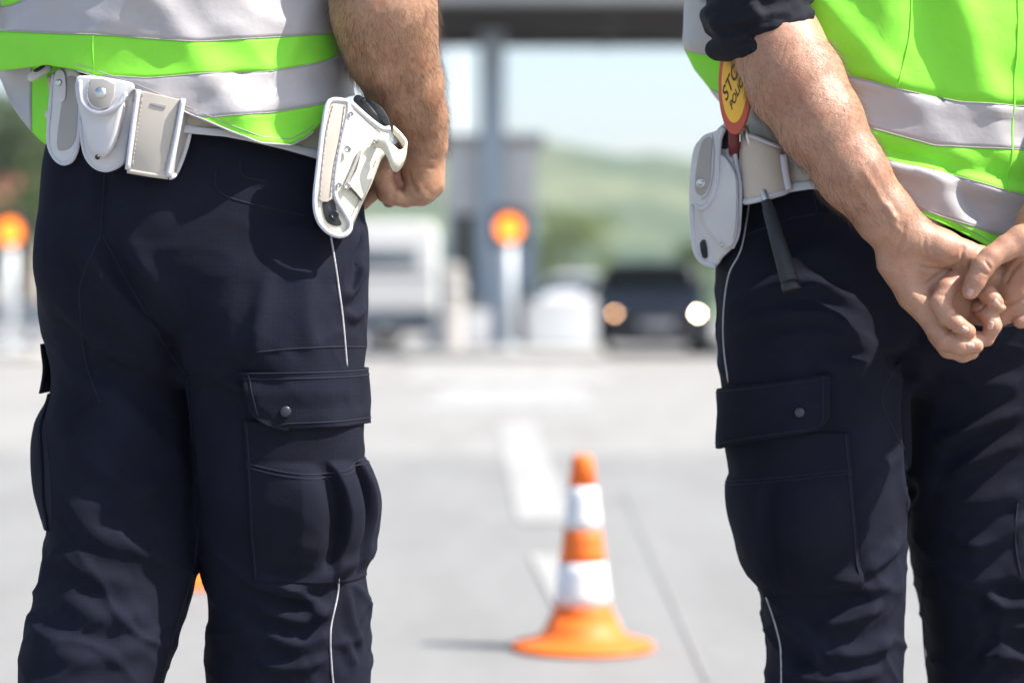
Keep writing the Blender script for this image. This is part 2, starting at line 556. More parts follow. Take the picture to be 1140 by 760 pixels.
def make_trousers(root, y0, stacks, balls, folds, creases, zones, seed, h=0.0036):
    rows = [px_rows(s_, y0) for s_ in stacks]
    allr = np.concatenate([np.array(r_) for r_ in rows])
    lo = (allr[:, 1].min() - 0.05, y0 - 0.26, allr[:, 0].min() - 0.02)
    hi = (allr[:, 2].max() + 0.05, y0 + 0.26, allr[:, 0].max() + 0.02)
    vol = Vol(lo, hi, h)
    for i, r_ in enumerate(rows): vol.stack(r_, k=0.012 if i else 0)
    for (u, v, dy, r, sc) in balls:
        c = W(u, v, y0); vol.ball((c.x, y0 + dy, c.z), r, 0.028, sc)
    V, Q = vol.mesh(4)
    # cloth: broad drag, then narrow diagonal wrinkles where the leg bends
    N = normals(V, Q)
    pv = HOR - (V[:, 2] - EYE) * FPX / y0
    D = 0.0060 * nz3(V, (7, 7, 5), seed) + 0.0042 * nz3(V, (17, 17, 10), seed + 5)
    for (v0, v1, amp, shear) in zones:
        m_ = np.clip(1 - np.abs(pv - (v0 + v1) / 2) / ((v1 - v0) / 2), 0, 1) ** 0.7
        S = V.copy(); S[:, 2] = S[:, 2] + shear * S[:, 0]
        w = nz3(S, (7, 7, 15), seed + 11); S[:, 2] -= 2.2 * shear * S[:, 0]; w2 = nz3(S, (10, 10, 24), seed + 17)
        ridge = np.clip(1 - np.abs(w) * 3.0, -.6, 1) ** 3; ridge2 = np.clip(1 - np.abs(w2) * 3.2, -.6, 1) ** 3
        D += m_ * amp * (1.1 * ridge + 0.55 * ridge2)
    V = V + N * D[:, None]
    V = add_folds(V, Q, folds)
    V = add_folds(V, Q, [(p, -hh, ww) for p, hh, ww in creases])
    V = lap(V, Q, 1)
    o = mesh_np('trousers', V, Q, M['navy'], root)
    return o, bvh_of(V, Q)

def line_on(bvh, px, lift=0.0, sub=6):
    out = []
    for p in smooth_line(px, sub):
        h, n = shoot(bvh, p[0], p[1])
        if h is not None and n is not None: out.append(h + n * lift)
    return out

def seam(root, bvh, px, r=0.0011, mat='thread', name='seam', lift=0.0):
    pts = line_on(bvh, px, lift)
    if len(pts) < 2: return None
    V, F = tube_geo(pts, r, 6)
    return mesh_py(name, V, F, M[mat], root, True)

def patch_cyl(name, root, bvh, axis, a0, a1, ztop, zbot, offset, thick, mat, ns=60, nt_=26, edge=0.0):
    """cloth patch that wraps round a leg; axis(z)->(x,y); angles in degrees (-90 faces the camera);
    ztop(s), zbot(s); offset(s,t) above the trousers"""
    top, inn = [], []
    for j in range(nt_ + 1):
        t = j / nt_
        for i in range(ns + 1):
            s = i / ns
            a = R(a0(t) * (1 - s) + a1(t) * s) if callable(a0) else R(a0 * (1 - s) + a1 * s)
            z = ztop(s) * (1 - t) + zbot(s) * t
            cx, cy = axis(z)
            d = Vector((math.cos(a), math.sin(a), 0))
            o = Vector((cx, cy, z)) + d * 0.30
            hit = bvh.ray_cast(o, -d)
            p = hit[0] if hit[0] is not None else Vector((cx, cy, z)) + d * 0.1
            rad = (p - Vector((cx, cy, z))).dot(d)
            top.append([cx, cy, z, a, rad, offset(s, t)])
    A = np.array(top).reshape(nt_ + 1, ns + 1, 6)
    rad = A[:, :, 4]
    for _ in range(3):                                   # bridges small wrinkles below
        p = np.pad(rad, 1, 'edge'); rad = (p[1:-1, 1:-1] * 2 + p[:-2, 1:-1] + p[2:, 1:-1] + p[1:-1, :-2] + p[1:-1, 2:]) / 6
    def pos(off):
        r_ = rad + off
        return np.stack([A[:, :, 0] + np.cos(A[:, :, 3]) * r_, A[:, :, 1] + np.sin(A[:, :, 3]) * r_, A[:, :, 2]], -1).reshape(-1, 3)
    out = pos(A[:, :, 5]); back = pos(A[:, :, 5] - thick)
    n1 = ns + 1; nv = len(out)
    q = []
    for j in range(nt_):
        for i in range(ns):
            a_, b_, c_, d_ = j * n1 + i, j * n1 + i + 1, (j + 1) * n1 + i + 1, (j + 1) * n1 + i
            q.append((a_, b_, c_, d_)); q.append((nv + d_, nv + c_, nv + b_, nv + a_))
    ring = [i for i in range(n1)] + [j * n1 + ns for j in range(1, nt_ + 1)] + [nt_ * n1 + i for i in range(ns - 1, -1, -1)] + [j * n1 for j in range(nt_ - 1, 0, -1)]
    for a_, b_ in zip(ring, ring[1:] + ring[:1]): q.append((b_, a_, nv + a_, nv + b_))
    o = mesh_py(name, np.concatenate([out, back]), q, mat, root, True)
    return o, np.array(out).reshape(nt_ + 1, n1, 3)

def grid_lines(G, rows, r, name, mat, root):
    """stitched ridges along a patch: rows = lists of (t, s) in 0..1"""
    nt_, ns = G.shape[0] - 1, G.shape[1] - 1
    for line in rows:
        pts = []
        for t, s in line:
            x, y = s * ns, t * nt_
            i, j = min(int(x), ns - 1), min(int(y), nt_ - 1); fx, fy = x - i, y - j
            p = (G[j, i] * (1 - fx) + G[j, i + 1] * fx) * (1 - fy) + (G[j + 1, i] * (1 - fx) + G[j + 1, i + 1] * fx) * fy
            pts.append(p)
        V, F = tube_geo(pts, r, 6)
        mesh_py(name, V, F, mat, root, True)

def wr_at(x, y, z, wrinkle, seed):
    q = Vector((x * 3.0 + seed, y * 3.0 + seed, z * 6.0 + x * 2.0))
    q2 = Vector((x * 7.0 - z * 5 + seed, y * 7.0 + 3, z * 14.0 + x * 9))
    q3 = Vector((x * 11.0 + z * 9 + seed, y * 11.0 + 7, z * 20.0 - x * 8))
    return noise.noise(q) * wrinkle + (1 - abs(noise.noise(q2)) * 2.5) * wrinkle * 0.4 + (1 - abs(noise.noise(q3)) * 2.5) * wrinkle * 0.2

def ring_z(shape, th, vfun, y0):
    """height on the ring at angle th where the photo row vfun(column) is met"""
    z = W(570, 100, y0).z
    for _ in range(6):
        cx, a, cy, b = shape(z); x = cx + a * math.cos(th); y = cy + b * math.sin(th)
        u = 570 + x * FPX / y
        z = W(570, float(vfun(u)), y).z
    return z

def band(name, root, mat, y0, shape, vtop, vbot, nrow=10, ntheta=240, thick=0.0018, off=0.0, wrinkle=0.006, seed=0.0, extra=None):
    """ring of cloth round the body: shape(z)->(cx, a, cy, b); edges given as photo rows by column"""
    V = np.zeros((nrow + 1, ntheta + 1, 3)); ok = np.zeros(ntheta + 1, bool)
    for i in range(ntheta + 1):
        th = 2 * math.pi * i / ntheta
        zt = ring_z(shape, th, vtop, y0); zb = ring_z(shape, th, vbot, y0)
        ok[i] = zt > zb + 0.001
        zb = min(zb, zt)
        for j in range(nrow + 1):
            zz = zt + (zb - zt) * j / nrow
            cx, a, cy, b = shape(zz)
            x = cx + a * math.cos(th); y = cy + b * math.sin(th)
            nrm = Vector((math.cos(th) / a, math.sin(th) / b, 0)).normalized()
            w = wr_at(x, y, zz, wrinkle, seed)
            if extra: w += extra(570 + x * FPX / y, HOR - (zz - EYE) * FPX / y, math.sin(th))
            V[j, i] = Vector((x, y, zz)) + nrm * (w + off)
    F = []; n1 = ntheta + 1
    for i in range(ntheta):
        if ok[i] or ok[i + 1]:
            for j in range(nrow):
                F.append((j * n1 + i, (j + 1) * n1 + i, (j + 1) * n1 + i + 1, j * n1 + i + 1))
    used = sorted({k for f in F for k in f}); mp = {k: n for n, k in enumerate(used)}
    P = V.reshape(-1, 3)[used]
    o = mesh_py(name, P, [tuple(mp[k] for k in f) for f in F], mat, root, True)
    bm = bmesh.new(); bm.from_mesh(o.data); bmesh.ops.remove_doubles(bm, verts=bm.verts, dist=0.0003)
    seen, best = set(), []
    for f0 in bm.faces:                                   # keep one connected piece
        if f0 in seen: continue
        st, isl_ = [f0], []
        seen.add(f0)
        while st:
            f_ = st.pop(); isl_.append(f_)
            for e_ in f_.edges:
                for g_ in e_.link_faces:
                    if g_ not in seen: seen.add(g_); st.append(g_)
        if not best or min(v_.co.y for f_ in isl_ for v_ in f_.verts) < min(v_.co.y for f_ in best for v_ in f_.verts): best = isl_
    keep_ = set(best)
    bmesh.ops.delete(bm, geom=[f_ for f_ in bm.faces if f_ not in keep_], context='FACES')
    bm.to_mesh(o.data); bm.free()
    for p in o.data.polygons: p.use_smooth = True
    solid(o, thick, 0)
    return o

def shape_fn(rows, y0, b, dy=0.0):
    A = sorted((W(0, v, y0).z, W(l, v, y0).x, W(r, v, y0).x) for v, l, r in rows)
    z = np.array([a[0] for a in A]); l = np.array([a[1] for a in A]); r = np.array([a[2] for a in A])
    bz = b if callable(b) else (lambda zz: b)
    def f(zz):
        x0, x1 = np.interp(zz, z, l), np.interp(zz, z, r)
        return (x0 + x1) / 2, (x1 - x0) / 2, y0 + dy, bz(zz)
    return f

def P4(u, v, y, r): 
    p = W(u, v, y); return (p.x, p.y, p.z, r)

def join_geo(parts):
    V, Q, b = [], [], 0
    for v, q in parts: V.append(v); Q.append(q + b); b += len(v)
    return np.concatenate(V), np.concatenate(Q)

def coarse_body(cx, y0, shoulder_z, arms, face_deg, top=1.80):
    """head with face and ears, neck, torso and upper arms; above the picture and under the shirt"""
    vol = Vol((cx - 0.36, y0 - 0.24, 1.12), (cx + 0.36, y0 + 0.26, top + 0.03), 0.006)
    f = Vector((math.sin(R(face_deg)), math.cos(R(face_deg)), 0)); s = Vector((f.y, -f.x, 0))
    hc = Vector((cx, y0, top - 0.115)) + f * 0.03
    vol.ball(hc + Vector((0, 0, 0.02)), 0.095, 0.01, (0.86, 0.98, 1.02))
    vol.cone(hc + f * 0.03 + Vector((0, 0, -0.02)), hc + f * 0.05 + Vector((0, 0, -0.085)), 0.07, 0.045, 0.03)
    vol.cone(hc + f * 0.095 + Vector((0, 0, 0.005)), hc + f * 0.118 + Vector((0, 0, -0.035)), 0.010, 0.016, 0.012)
    vol.cone(hc + f * 0.088 + s * 0.022 + Vector((0, 0, -0.062)), hc + f * 0.088 - s * 0.022 + Vector((0, 0, -0.062)), 0.010, 0.010, 0.006)
    for q in (-1, 1):
        vol.ball(hc + s * q * 0.083 + Vector((0, 0, -0.008)), 0.026, 0.006, (0.6, 0.75, 1.2))
        vol.ball(hc + f * 0.088 + s * q * 0.033 + Vector((0, 0, 0.012)), 0.014, 0.004)
    vol.cone(hc + Vector((0, 0, -0.08)) - f * 0.02, (cx, y0, shoulder_z), 0.058, 0.066, 0.03)
    vol.cone(Vector((cx, y0, shoulder_z - 0.03)) - s * 0.15, Vector((cx, y0, shoulder_z - 0.03)) + s * 0.15, 0.06, 0.06, 0.05)
    vol.cone((cx, y0, shoulder_z - 0.1), (cx, y0, 1.2), 0.12, 0.12, 0.05, ((0, 1, 0), 1.2))
    for a in arms: vol.chain(a, k=0.03)
    return vol.mesh(2), hc, f, s

def hair_cap(root, hc, f):
    vol = Vol((hc.x - 0.13, hc.y - 0.14, hc.z - 0.08), (hc.x + 0.13, hc.y + 0.14, hc.z + 0.14), 0.005)
    vol.ball(hc + Vector((0, 0, 0.03)) - f * 0.012, 0.099, 0.0, (0.87, 0.98, 1.0))
    c = hc + f * 0.11 + Vector((0, 0, -0.02)); vol.cone(c, c + Vector((0, 0, -0.1)), 0.085, 0.1, 0.004, None, True)
    V, Q = vol.mesh(2); N = normals(V, Q)
    V = V + N * (0.003 * nz3(V, (90, 90, 30)))[:, None]
    return mesh_np('hair', V, Q, M['hair'], root)

def boots(root, spots, y0, face_deg):
    for x, y in spots:
        vol = Vol((x - 0.2, y - 0.22, -0.005), (x + 0.2, y + 0.26, 0.24), 0.006)
        f = Vector((math.sin(R(face_deg)), math.cos(R(face_deg)), 0))
        p = Vector((x, y, 0.04))
        vol.cone(p - f * 0.05, p + f * 0.15, 0.042, 0.044, 0.02)
        vol.cone(p, p + Vector((0, 0, 0.16)), 0.045, 0.052, 0.03)
        vol.cone(p - f * 0.055 + Vector((0, 0, -0.025)), p + f * 0.155 + Vector((0, 0, -0.025)), 0.03, 0.034, 0.01)
        vol.f = np.maximum(vol.f, -vol.ax[2][None, None, :] + 0.002).astype(np.float32)
        V, Q = vol.mesh(1); mesh_np('boot', V, Q, M['rubber'], root)

def nail(root, bvh, u, v, ang, w=0.0075, l=0.0088):
    h, n = shoot(bvh, u, v)
    if h is None: return
    n = n.normalized()
    a = Vector((math.cos(R(ang)), 0, -math.sin(R(ang))))      # finger direction in the picture
    a = (a - n * a.dot(n)).normalized(); b = n.cross(a)
    V, F = [], []
    N1, N2 = 8, 20
    for i in range(N1 + 1):
        r = i / N1
        for k in range(N2):
            t = 2 * math.pi * k / N2
            ct, st = math.cos(t), math.sin(t)
            sx = abs(ct) ** 0.75 * (1 if ct > 0 else -1); sy = abs(st) ** 0.75 * (1 if st > 0 else -1)
            V.append(h + a * (sx * r * l * 0.55) + b * (sy * r * w * 0.55) + n * (0.0009 - 0.0024 * (sy * r) ** 2 - 0.0008 * r ** 4))
    for i in range(N1):
        for k in range(N2):
            j = (k + 1) % N2
            F.append([i * N2 + k, i * N2 + j, (i + 1) * N2 + j, (i + 1) * N2 + k])
    o = mesh_py('fingernail', V, F, M['nail'], root, True)
    solid(o, 0.0006, -1)

def arm_hairs(root, V, Q, sel, n, down, length=0.014, r=0.00011):
    """short fine hairs lying along the forearm"""
    N = normals(V, Q); idx = np.where(sel(V))[0]
    pick = rng.choice(idx, n)
    P, F = [], []
    for k in pick:
        p = Vector(V[k]) + Vector(rng.normal(0, 0.0016, 3)); nn = Vector(N[k])
        d = (Vector(down) + Vector(rng.normal(0, 0.38, 3)))
        d = (d - nn * d.dot(nn)).normalized()
        L = length * rng.uniform(0.55, 1.25); lift = rng.uniform(0.3, 0.75)
        s_ = d.cross(nn).normalized()
        b = len(P)
        for t in (0, 0.5, 1.0):
            c = p + d * (L * t) + nn * (L * lift * (t - 0.32 * t * t))
            w = r * (1 - 0.75 * t)
            for q in range(3):
                a = 2 * math.pi * q / 3
                P.append(c + (s_ * math.cos(a) + nn * math.sin(a)) * w)
        for lv in (0, 1):
            for q in range(3):
                j = (q + 1) % 3
                F.append((b + lv * 3 + q, b + lv * 3 + j, b + lv * 3 + 3 + j, b + lv * 3 + 3 + q))
    return mesh_np('arm_hair', np.array(P), np.array(F), M['arm_hair'], root)

def plate(name, root, mat, outline, yf, depth, bevel=0.003, closed_smooth=True, sub=4, seg=3):
    """solid slab: outline in photo pixels, yf(u, v) its front distance, depth away from the camera"""
    o2 = smooth_line(outline, sub, True) if closed_smooth else outline
    fr = [W(p[0], p[1], yf(p[0], p[1])) for p in o2]
    dep = depth if callable(depth) else (lambda u, v: depth)
    bk = [f + Vector((0, dep(p[0], p[1]), 0)) for f, p in zip(fr, o2)]
    n = len(fr)
    F = [list(range(n)), list(range(n, 2 * n))[::-1]] + [[(i + 1) % n, i, n + i, n + (i + 1) % n] for i in range(n)]
    o = mesh_py(name, fr + bk, F, mat, root, True)
    if bevel:
        bm = bmesh.new(); bm.from_mesh(o.data)
        bmesh.ops.remove_doubles(bm, verts=bm.verts, dist=0.0002); bm.to_mesh(o.data); bm.free()
        bev(o, bevel, seg, 40)
    return o

def edge_tube(name, root, mat, px, yf, r, closed=False, sub=5, lift=0.0):
    pts = [W(p[0], p[1], yf(p[0], p[1]) - lift) for p in smooth_line(px, sub, closed)]
    V, F = tube_geo(pts, r, 10, closed)
    return mesh_py(name, V, F, mat, root, True)

def stud(name, root, mat, u, v, y, r=0.006, nrm=(0, -1, 0), ring=False):
    prof = [(r, -0.001), (r, 0.0012), (r * 0.85, 0.0022), (r * 0.45, 0.003), (0.0004, 0.0032)]
    if ring: prof = [(r, -0.001), (r, 0.0022), (r * 0.8, 0.003), (r * 0.62, 0.0022), (r * 0.5, 0.0012), (0.0004, 0.0012)]
    mb = MB().lathe(prof, n=24)
    q = Vector(nrm).normalized().to_track_quat('Z', 'Y').to_matrix()
    c = W(u, v, y)
    return mesh_py(name, [c + q @ Vector(p) for p in mb.v], mb.f, mat, root, True)

def leg_axis(rows, y0):
    A = sorted((W(0, v, y0 + dy).z, (W(l, v, y0 + dy).x + W(r, v, y0 + dy).x) / 2, y0 + dy) for v, l, r, dy, b in rows)
    z = [a[0] for a in A]; x = [a[1] for a in A]; y = [a[2] for a in A]
    return lambda zz: (float(np.interp(zz, z, x)), float(np.interp(zz, z, y)))

# ================================================================== officer on the left of the picture
YL = 2.96
PL = empty('person', (W(227, 0, YL).x, YL, 0), 'officer seen from behind, ivory holster on the hip, one fist held beside it', 'person')
legRL = [(255, 196, 405, -0.040, .09), (300, 192, 407, -0.040, .112), (340, 191, 408, -0.038, .118), (385, 193, 405, -0.037, .118), (420, 206, 403, -0.035, .114), (470, 214, 402, -0.033, .108), (520, 219, 400, -0.032, .102), (560, 221, 402, -0.030, .1), (600, 223, 402, -0.024, .098), (625, 225, 403, -0.020, .097), (660, 233, 408, -0.015, .097), (700, 238, 411, -0.009, .098), (750, 233, 412, -0.002, .098), (800, 236, 410, 0.004, .095), (900, 245, 405, 0.014, .088), (1000, 255, 402, 0.025, .08), (1052, 255, 405, 0.030, .082)]
legLL = [(255, 47, 235, 0.050, .09), (300, 45, 230, 0.050, .11), (340, 47, 226, 0.045, .115), (385, 54, 222, 0.039, .114), (420, 61, 217, 0.035, .108), (445, 57, 218, 0.027, .106), (470, 48, 219, 0.019, .106), (500, 46, 221, 0.009, .106), (550, 48, 222, -0.007, .103), (582, 55, 223, -0.017, .1), (605, 53, 222, -0.024, .1), (625, 50, 221, -0.030, .1), (660, 41, 215, -0.040, .1), (700, 32, 200, -0.052, .098), (750, 22, 181, -0.067, .094), (800, 14, 168, -0.069, .09), (900, 5, 155, -0.065, .084), (1000, -3, 148, -0.062, .08), (1052, -6, 150, -0.060, .082)]
hipL = [(118, 64, 382, 0, .118), (150, 56, 384, 0, .122), (185, 48, 396, 0, .128), (220, 45, 402, 0, .134), (250, 44, 405, 0, .136), (300, 45, 407, 0, .134), (350, 48, 408, 0, .12), (395, 62, 402, 0, .09), (425, 80, 380, 0, .05)]
foldsL = [([(70, 262), (110, 300), (160, 352), (205, 395)], 3.5, 11), ([(205, 400), (260, 430), (300, 440)], 2.5, 9),
          ([(60, 330), (110, 380), (170, 420)], 3, 11), ([(70, 420), (120, 440), (190, 500)], 3.0, 12),
          ([(60, 470), (110, 520), (180, 550)], 2.5, 11), ([(70, 560), (120, 600), (190, 620)], 3.0, 12), ([(80, 560), (140, 560), (205, 515)], 2.5, 10),
          ([(270, 640), (320, 655), (365, 640), (400, 620)], 5, 9), ([(280, 668), (330, 690), (372, 672)], 5.5, 8), ([(290, 700), (335, 718), (372, 700)], 5, 8), ([(285, 738), (330, 742), (365, 730)], 4.5, 8),
          ([(310, 655), (345, 668), (362, 690)], 4, 6), ([(385, 650), (392, 690), (404, 720)], 3, 7), ([(386, 715), (396, 740)], 3, 6),
          ([(380, 335), (392, 318), (402, 290)], 6, 8), ([(382, 350), (396, 352), (406, 344)], 4, 6), ([(300, 300), (288, 360), (284, 400)], 3, 10), ([(345, 300), (342, 350), (350, 400)], 2, 10),
          ([(65, 660), (120, 690), (170, 680)], 3, 12), ([(50, 720), (100, 735), (165, 715)], 3, 12), ([(60, 610), (100, 640), (150, 650)], 2.5, 10)]
creasesL = [([(118, 185), (114, 225), (113, 262)], 4, 9), ([(113, 262), (140, 318), (170, 365), (192, 396), (208, 420)], 9, 13), ([(392, 325), (398, 296), (404, 262)], 7, 6), ([(210, 430), (218, 500), (222, 560)], 5, 8)]
zonesL = [(560, 780, .0060, .55), (330, 520, .0030, -.6), (780, 1052, .006, .1), (240, 330, .0012, .3)]
TL, bvhL = make_trousers(PL, YL, [hipL, legRL, legLL], [(292, 285, -.062, .088, (1.05, .75, 1.1)), (126, 292, -.045, .078, (.95, .85, 1.1))], foldsL, creasesL, zonesL, 1.3)

for px in ([(118, 176), (115, 220), (112, 262)], [(112, 262), (95, 300), (88, 330), (90, 355)], [(114, 262), (150, 328), (190, 394), (207, 418)],
           [(88, 330), (95, 400), (112, 450)], [(240, 188), (245, 215), (300, 232), (342, 240)], [(268, 176), (270, 196), (300, 202)], [(208, 420), (213, 480), (219, 540)],
           [(222, 580), (214, 640), (196, 700), (183, 745), (178, 759)], [(50, 470), (56, 530), (58, 580)], [(284, 392), (330, 388), (376, 386), (408, 386)]):
    seam(PL, bvhL, px)
for px in ([(368, 262), (374, 300), (381, 350), (386, 408)], [(377, 628), (376, 660), (368, 700), (369, 740), (373, 780)]):
    seam(PL, bvhL, px, 0.0013, 'piping', 'reflective_piping', 0.0004)

axRL = leg_axis(legRL, YL)
zL = lambda v: W(0, v, YL).z
# pocket on the thigh, then its flap
def pocketL_off(s, t):
    base = 0.004
    if t > 0.26:
        q = (t - 0.26) / 0.74
        bulge = math.sin(math.pi * min(1, q ** 0.75)) ** 0.8
        base += 0.020 * bulge * min(1, s * 5) * min(1, (1 - s) * 5)
        for sp, wd, dp in ((0.335, 0.05, 0.030), (0.535, 0.05, 0.027)):
            sp2 = sp - 0.02 + 0.06 * math.sin(math.pi * q)
            d = s - sp2
            g = math.exp(-(d / 0.012) ** 2) if d > 0 else math.exp(-(d / 0.060) ** 2)
            base -= dp * g * bulge * 1.0
    base += 0.0014 * noise.noise(Vector((s * 9, t * 7, 4.4)))
    e = min(t, 1 - t) * 12
    return max(0.0014, base * (1 if t < 0.3 else min(1, (1 - t) * 9)) )
pk, Gp = patch_cyl('cargo_pocket', PL, bvhL, axRL, -104, 55, lambda s: zL(462), lambda s: zL(634 + 6 * math.sin(s * 3)), pocketL_off, 0.004, M['navy'], 170, 64)
grid_lines(Gp, [[(0.26 + 0.065 * math.sin(math.pi * min(1, s * 1.9)), s) for s in np.linspace(0.0, 0.95, 40)], [(0.285 + 0.065 * math.sin(math.pi * min(1, s * 1.9)), s) for s in np.linspace(0.0, 0.95, 40)],
                [(t, 0.012) for t in np.linspace(0.0, 0.98, 20)]], 0.0010, 'pocket_stitching', M['thread'], pk)
def flapL_off(s, t):
    w = 0.002 + 0.0045 * t + 0.0022 * math.sin(s * 19 + t * 2) * t + 0.0016 * noise.noise(Vector((s * 6, t * 4, 1.1)))
    return w + 0.003
fl, Gf = patch_cyl('pocket_flap', PL, bvhL, axRL, lambda t: -103 + 5 * t + 7 * max(0, t - 0.8) * 5, lambda t: 52, lambda s: zL(411 - 3.0 * s), lambda s: zL(471.5 - 3 * math.sin(s * 3.0) + (3 if s < 0.1 else 0) - 9 * max(0, 0.09 - s) / 0.09), flapL_off, 0.0042, M['navy'], 90, 24)
grid_lines(Gf, [[(0.11, s) for s in np.linspace(0.01, 0.99, 50)], [(0.90, s) for s in np.linspace(0.06, 0.99, 50)], [(t, 0.03) for t in np.linspace(0.03, 0.8, 16)], [(0.01, s) for s in np.linspace(0.0, 0.99, 50)]], 0.0010, 'flap_stitching', M['thread'], fl)
bv = BVHTree.FromPolygons([v.co[:] for v in fl.data.vertices], [p.vertices[:] for p in fl.data.polygons])
h, n = shoot(bv, 318, 458)
if h: stud('press_stud', fl, M['black_stud'], 318, 458, h.y - 0.0005, 0.0066, n)
axLL = leg_axis(legLL, YL)
def small_off(s, t): return 0.006 + 0.009 * t
fl2, G2 = patch_cyl('pocket_flap', PL, bvhL, axLL, -232, -163, lambda s: zL(383), lambda s: zL(438), small_off, 0.0042, M['navy'], 40, 16)
patch_cyl('cargo_pocket', PL, bvhL, axLL, -232, -150, lambda s: zL(438), lambda s: zL(585), lambda s, t: 0.003 + 0.012 * math.sin(math.pi * t) ** .8 * min(1, s * 6) * min(1, (1 - s) * 3), 0.004, M['navy'], 40, 26)

# shirt (under the vest), short sleeves
shL = [(-300, 120, 275, 0, .08), (-255, 30, 360, 0, .105), (-200, 10, 380, 0, .115), (-60, 26, 368, 0, .125), (60, 66, 374, 0, .12), (130, 74, 374, 0, .116), (170, 76, 374, 0, .11)]
volS = Vol((W(-90, 0, YL).x, YL - .3, zL(180)), (W(480, 0, YL).x, YL + .3, zL(-320)), 0.005)
volS.stack(px_rows(shL, YL))
armRL = [P4(375, -235, YL, .062), P4(402, -120, YL - .06, .056), P4(424, -12, YL - .10, .054)]
armLL = [P4(15, -235, YL, .062), P4(-30, -120, YL + .0, .056), P4(-55, -15, YL + .04, .05)]
for A_ in (armRL, armLL):
    e_ = tuple(np.array(A_[1][:3]) * .6 + np.array(A_[2][:3]) * .4) + (.064,)
    volS.chain([A_[0][:3] + (.072,), A_[1][:3] + (.066,), e_], 0.03)
V, Q = volS.mesh(2); V = V + normals(V, Q) * (0.004 * nz3(V, (14, 14, 20), 3))[:, None]
mesh_np('shirt', V, Q, M['navy_dark'], PL)

# skin: head, neck, arms, hands
cb, hcL, fL, sL = coarse_body(W(200, 0, YL).x, YL, zL(-265), [[(*armRL[0][:3], .055), armRL[1]], [(*armLL[0][:3], .055), armLL[1], armLL[2]]], 32)
va = Vol((W(355, 0, YL).x, YL - .28, zL(242)), (W(520, 0, YL).x, YL + .2, zL(-130)), 0.0022)
YA = YL - .10
va.chain([armRL[1], P4(425, -30, YA, .052), P4(427, 12, YA + .00, .059)], 0.02, 0.02)
va.chain([P4(427, 8, YA, .0605), P4(435, 55, YA + .025, .0555), P4(450, 95, YA + .05, .0455), P4(466, 130, YA + .075, .0340), P4(473, 160, YA + .09, .0265)], 0.02, 0.012)
YH = YA + .10
va.chain([P4(473, 158, YA + .09, .0265), P4(471, 184, YH, .0255), P4(472, 204, YH, .0235), P4(468, 214, YH - .004, .0165), P4(452, 221, YH - .006, .0115)], 0.010, 0.006)
va.chain([P4(455, 164, YH + .016, .013), P4(437, 176, YH - .008, .0125), P4(425, 196, YH - .018, .0125), P4(431, 215, YH - .014, .0118), P4(445, 221, YH - .010, .0098)], 0.002, 0.003)
va.chain([P4(452, 182, YH + .02, .012), P4(438, 186, YH + .004, .0108), P4(437, 204, YH - .002, .0105), P4(447, 212, YH + .002, .009)], 0.0015, 0.003)
va.chain([P4(452, 186, YH + .032, .012), P4(430, 190, YH + .02, .0115), P4(418, 211, YH + .016, .0105), P4(404, 227, YH + .012, .0075)], 0.0015, 0.003)
va.chain([P4(455, 195, YH + .038, .011), P4(440, 208, YH + .036, .0105), P4(434, 224, YH + .034, .009)], 0.0015, 0.003)
V, Q = va.mesh(2)
FOLD = 1.0
V = add_folds(V, Q, [([(436, 180), (441, 196), (444, 206), (450, 216)], -2.6, 2.6), ([(444, 206), (439, 215), (437, 222)], -1.6, 2.2), ([(452, 186), (468, 186), (486, 188)], -.9, 1.8), ([(456, 176), (470, 175), (488, 178)], -.6, 1.8),
    ([(426, 188), (432, 192), (436, 192)], -.9, 1.8), ([(455, 190), (458, 204), (466, 216)], -1.2, 3.0), ([(420, 205), (427, 207), (432, 205)], -.8, 1.6)])
FOLD = 1.7
V = V + normals(V, Q) * (0.0016 * nz3(V, (38, 38, 22), 2) + 0.0007 * nz3(V, (120, 120, 70), 8))[:, None]
dn = (W(468, 150, YA + .09) - W(430, 20, YA)).normalized()
zcut = zL(165)
armgeoL = (V, Q)
Vc, Qc = join_geo([cb, (V, Q)])
mesh_np('body', Vc, Qc, M['skin'], PL)
arm_hairs(PL, V, Q, lambda P: (P[:, 2] > zL(172)) & (P[:, 2] < zL(-20)) & (P[:, 1] < YL + .05), 8500, dn)
hair_cap(PL, hcL, fL)
boots(PL, [(W(330, 0, YL).x, YL + .03), (W(72, 0, YL).x, YL - .06)], YL, 32)

# vest
vshL = shape_fn([(-330, 95, 300), (-255, 20, 366), (-150, -6, 392), (-40, 0, 388), (5, 7, 385), (75, -3, 389), (110, 4, 393), (165, 20, 397)], YL, lin([zL(165), zL(-200), zL(-330)], [.158, .150, .09]))
hemL = lin([-40, 0, 50, 85, 150, 230, 285, 320, 340, 365, 385, 420], [90, 79, 72, 78, 100, 135, 160, 162, 152, 121, 108, 100])
b1L = lin([-10, 12, 60, 130, 215, 300, 375, 400], [34, 35, 37, 40, 47, 42, 37, 35])
b2L = lin([-10, 75, 110, 165, 230, 300, 350, 375, 400], [79, 81, 84, 87, 82, 80, 71, 62, 58])
b3L = lin([-10, 235, 260, 300, 350, 375, 400], [131, 131, 129, 126, 117, 111, 108])
t0L = lin([-10, 14, 40, 400], [10, 6, -6, -8])
fv = lambda k: (lambda u: k + 0 * u)
mn = lambda a, b: (lambda u: min(float(a(u)), float(b(u))))
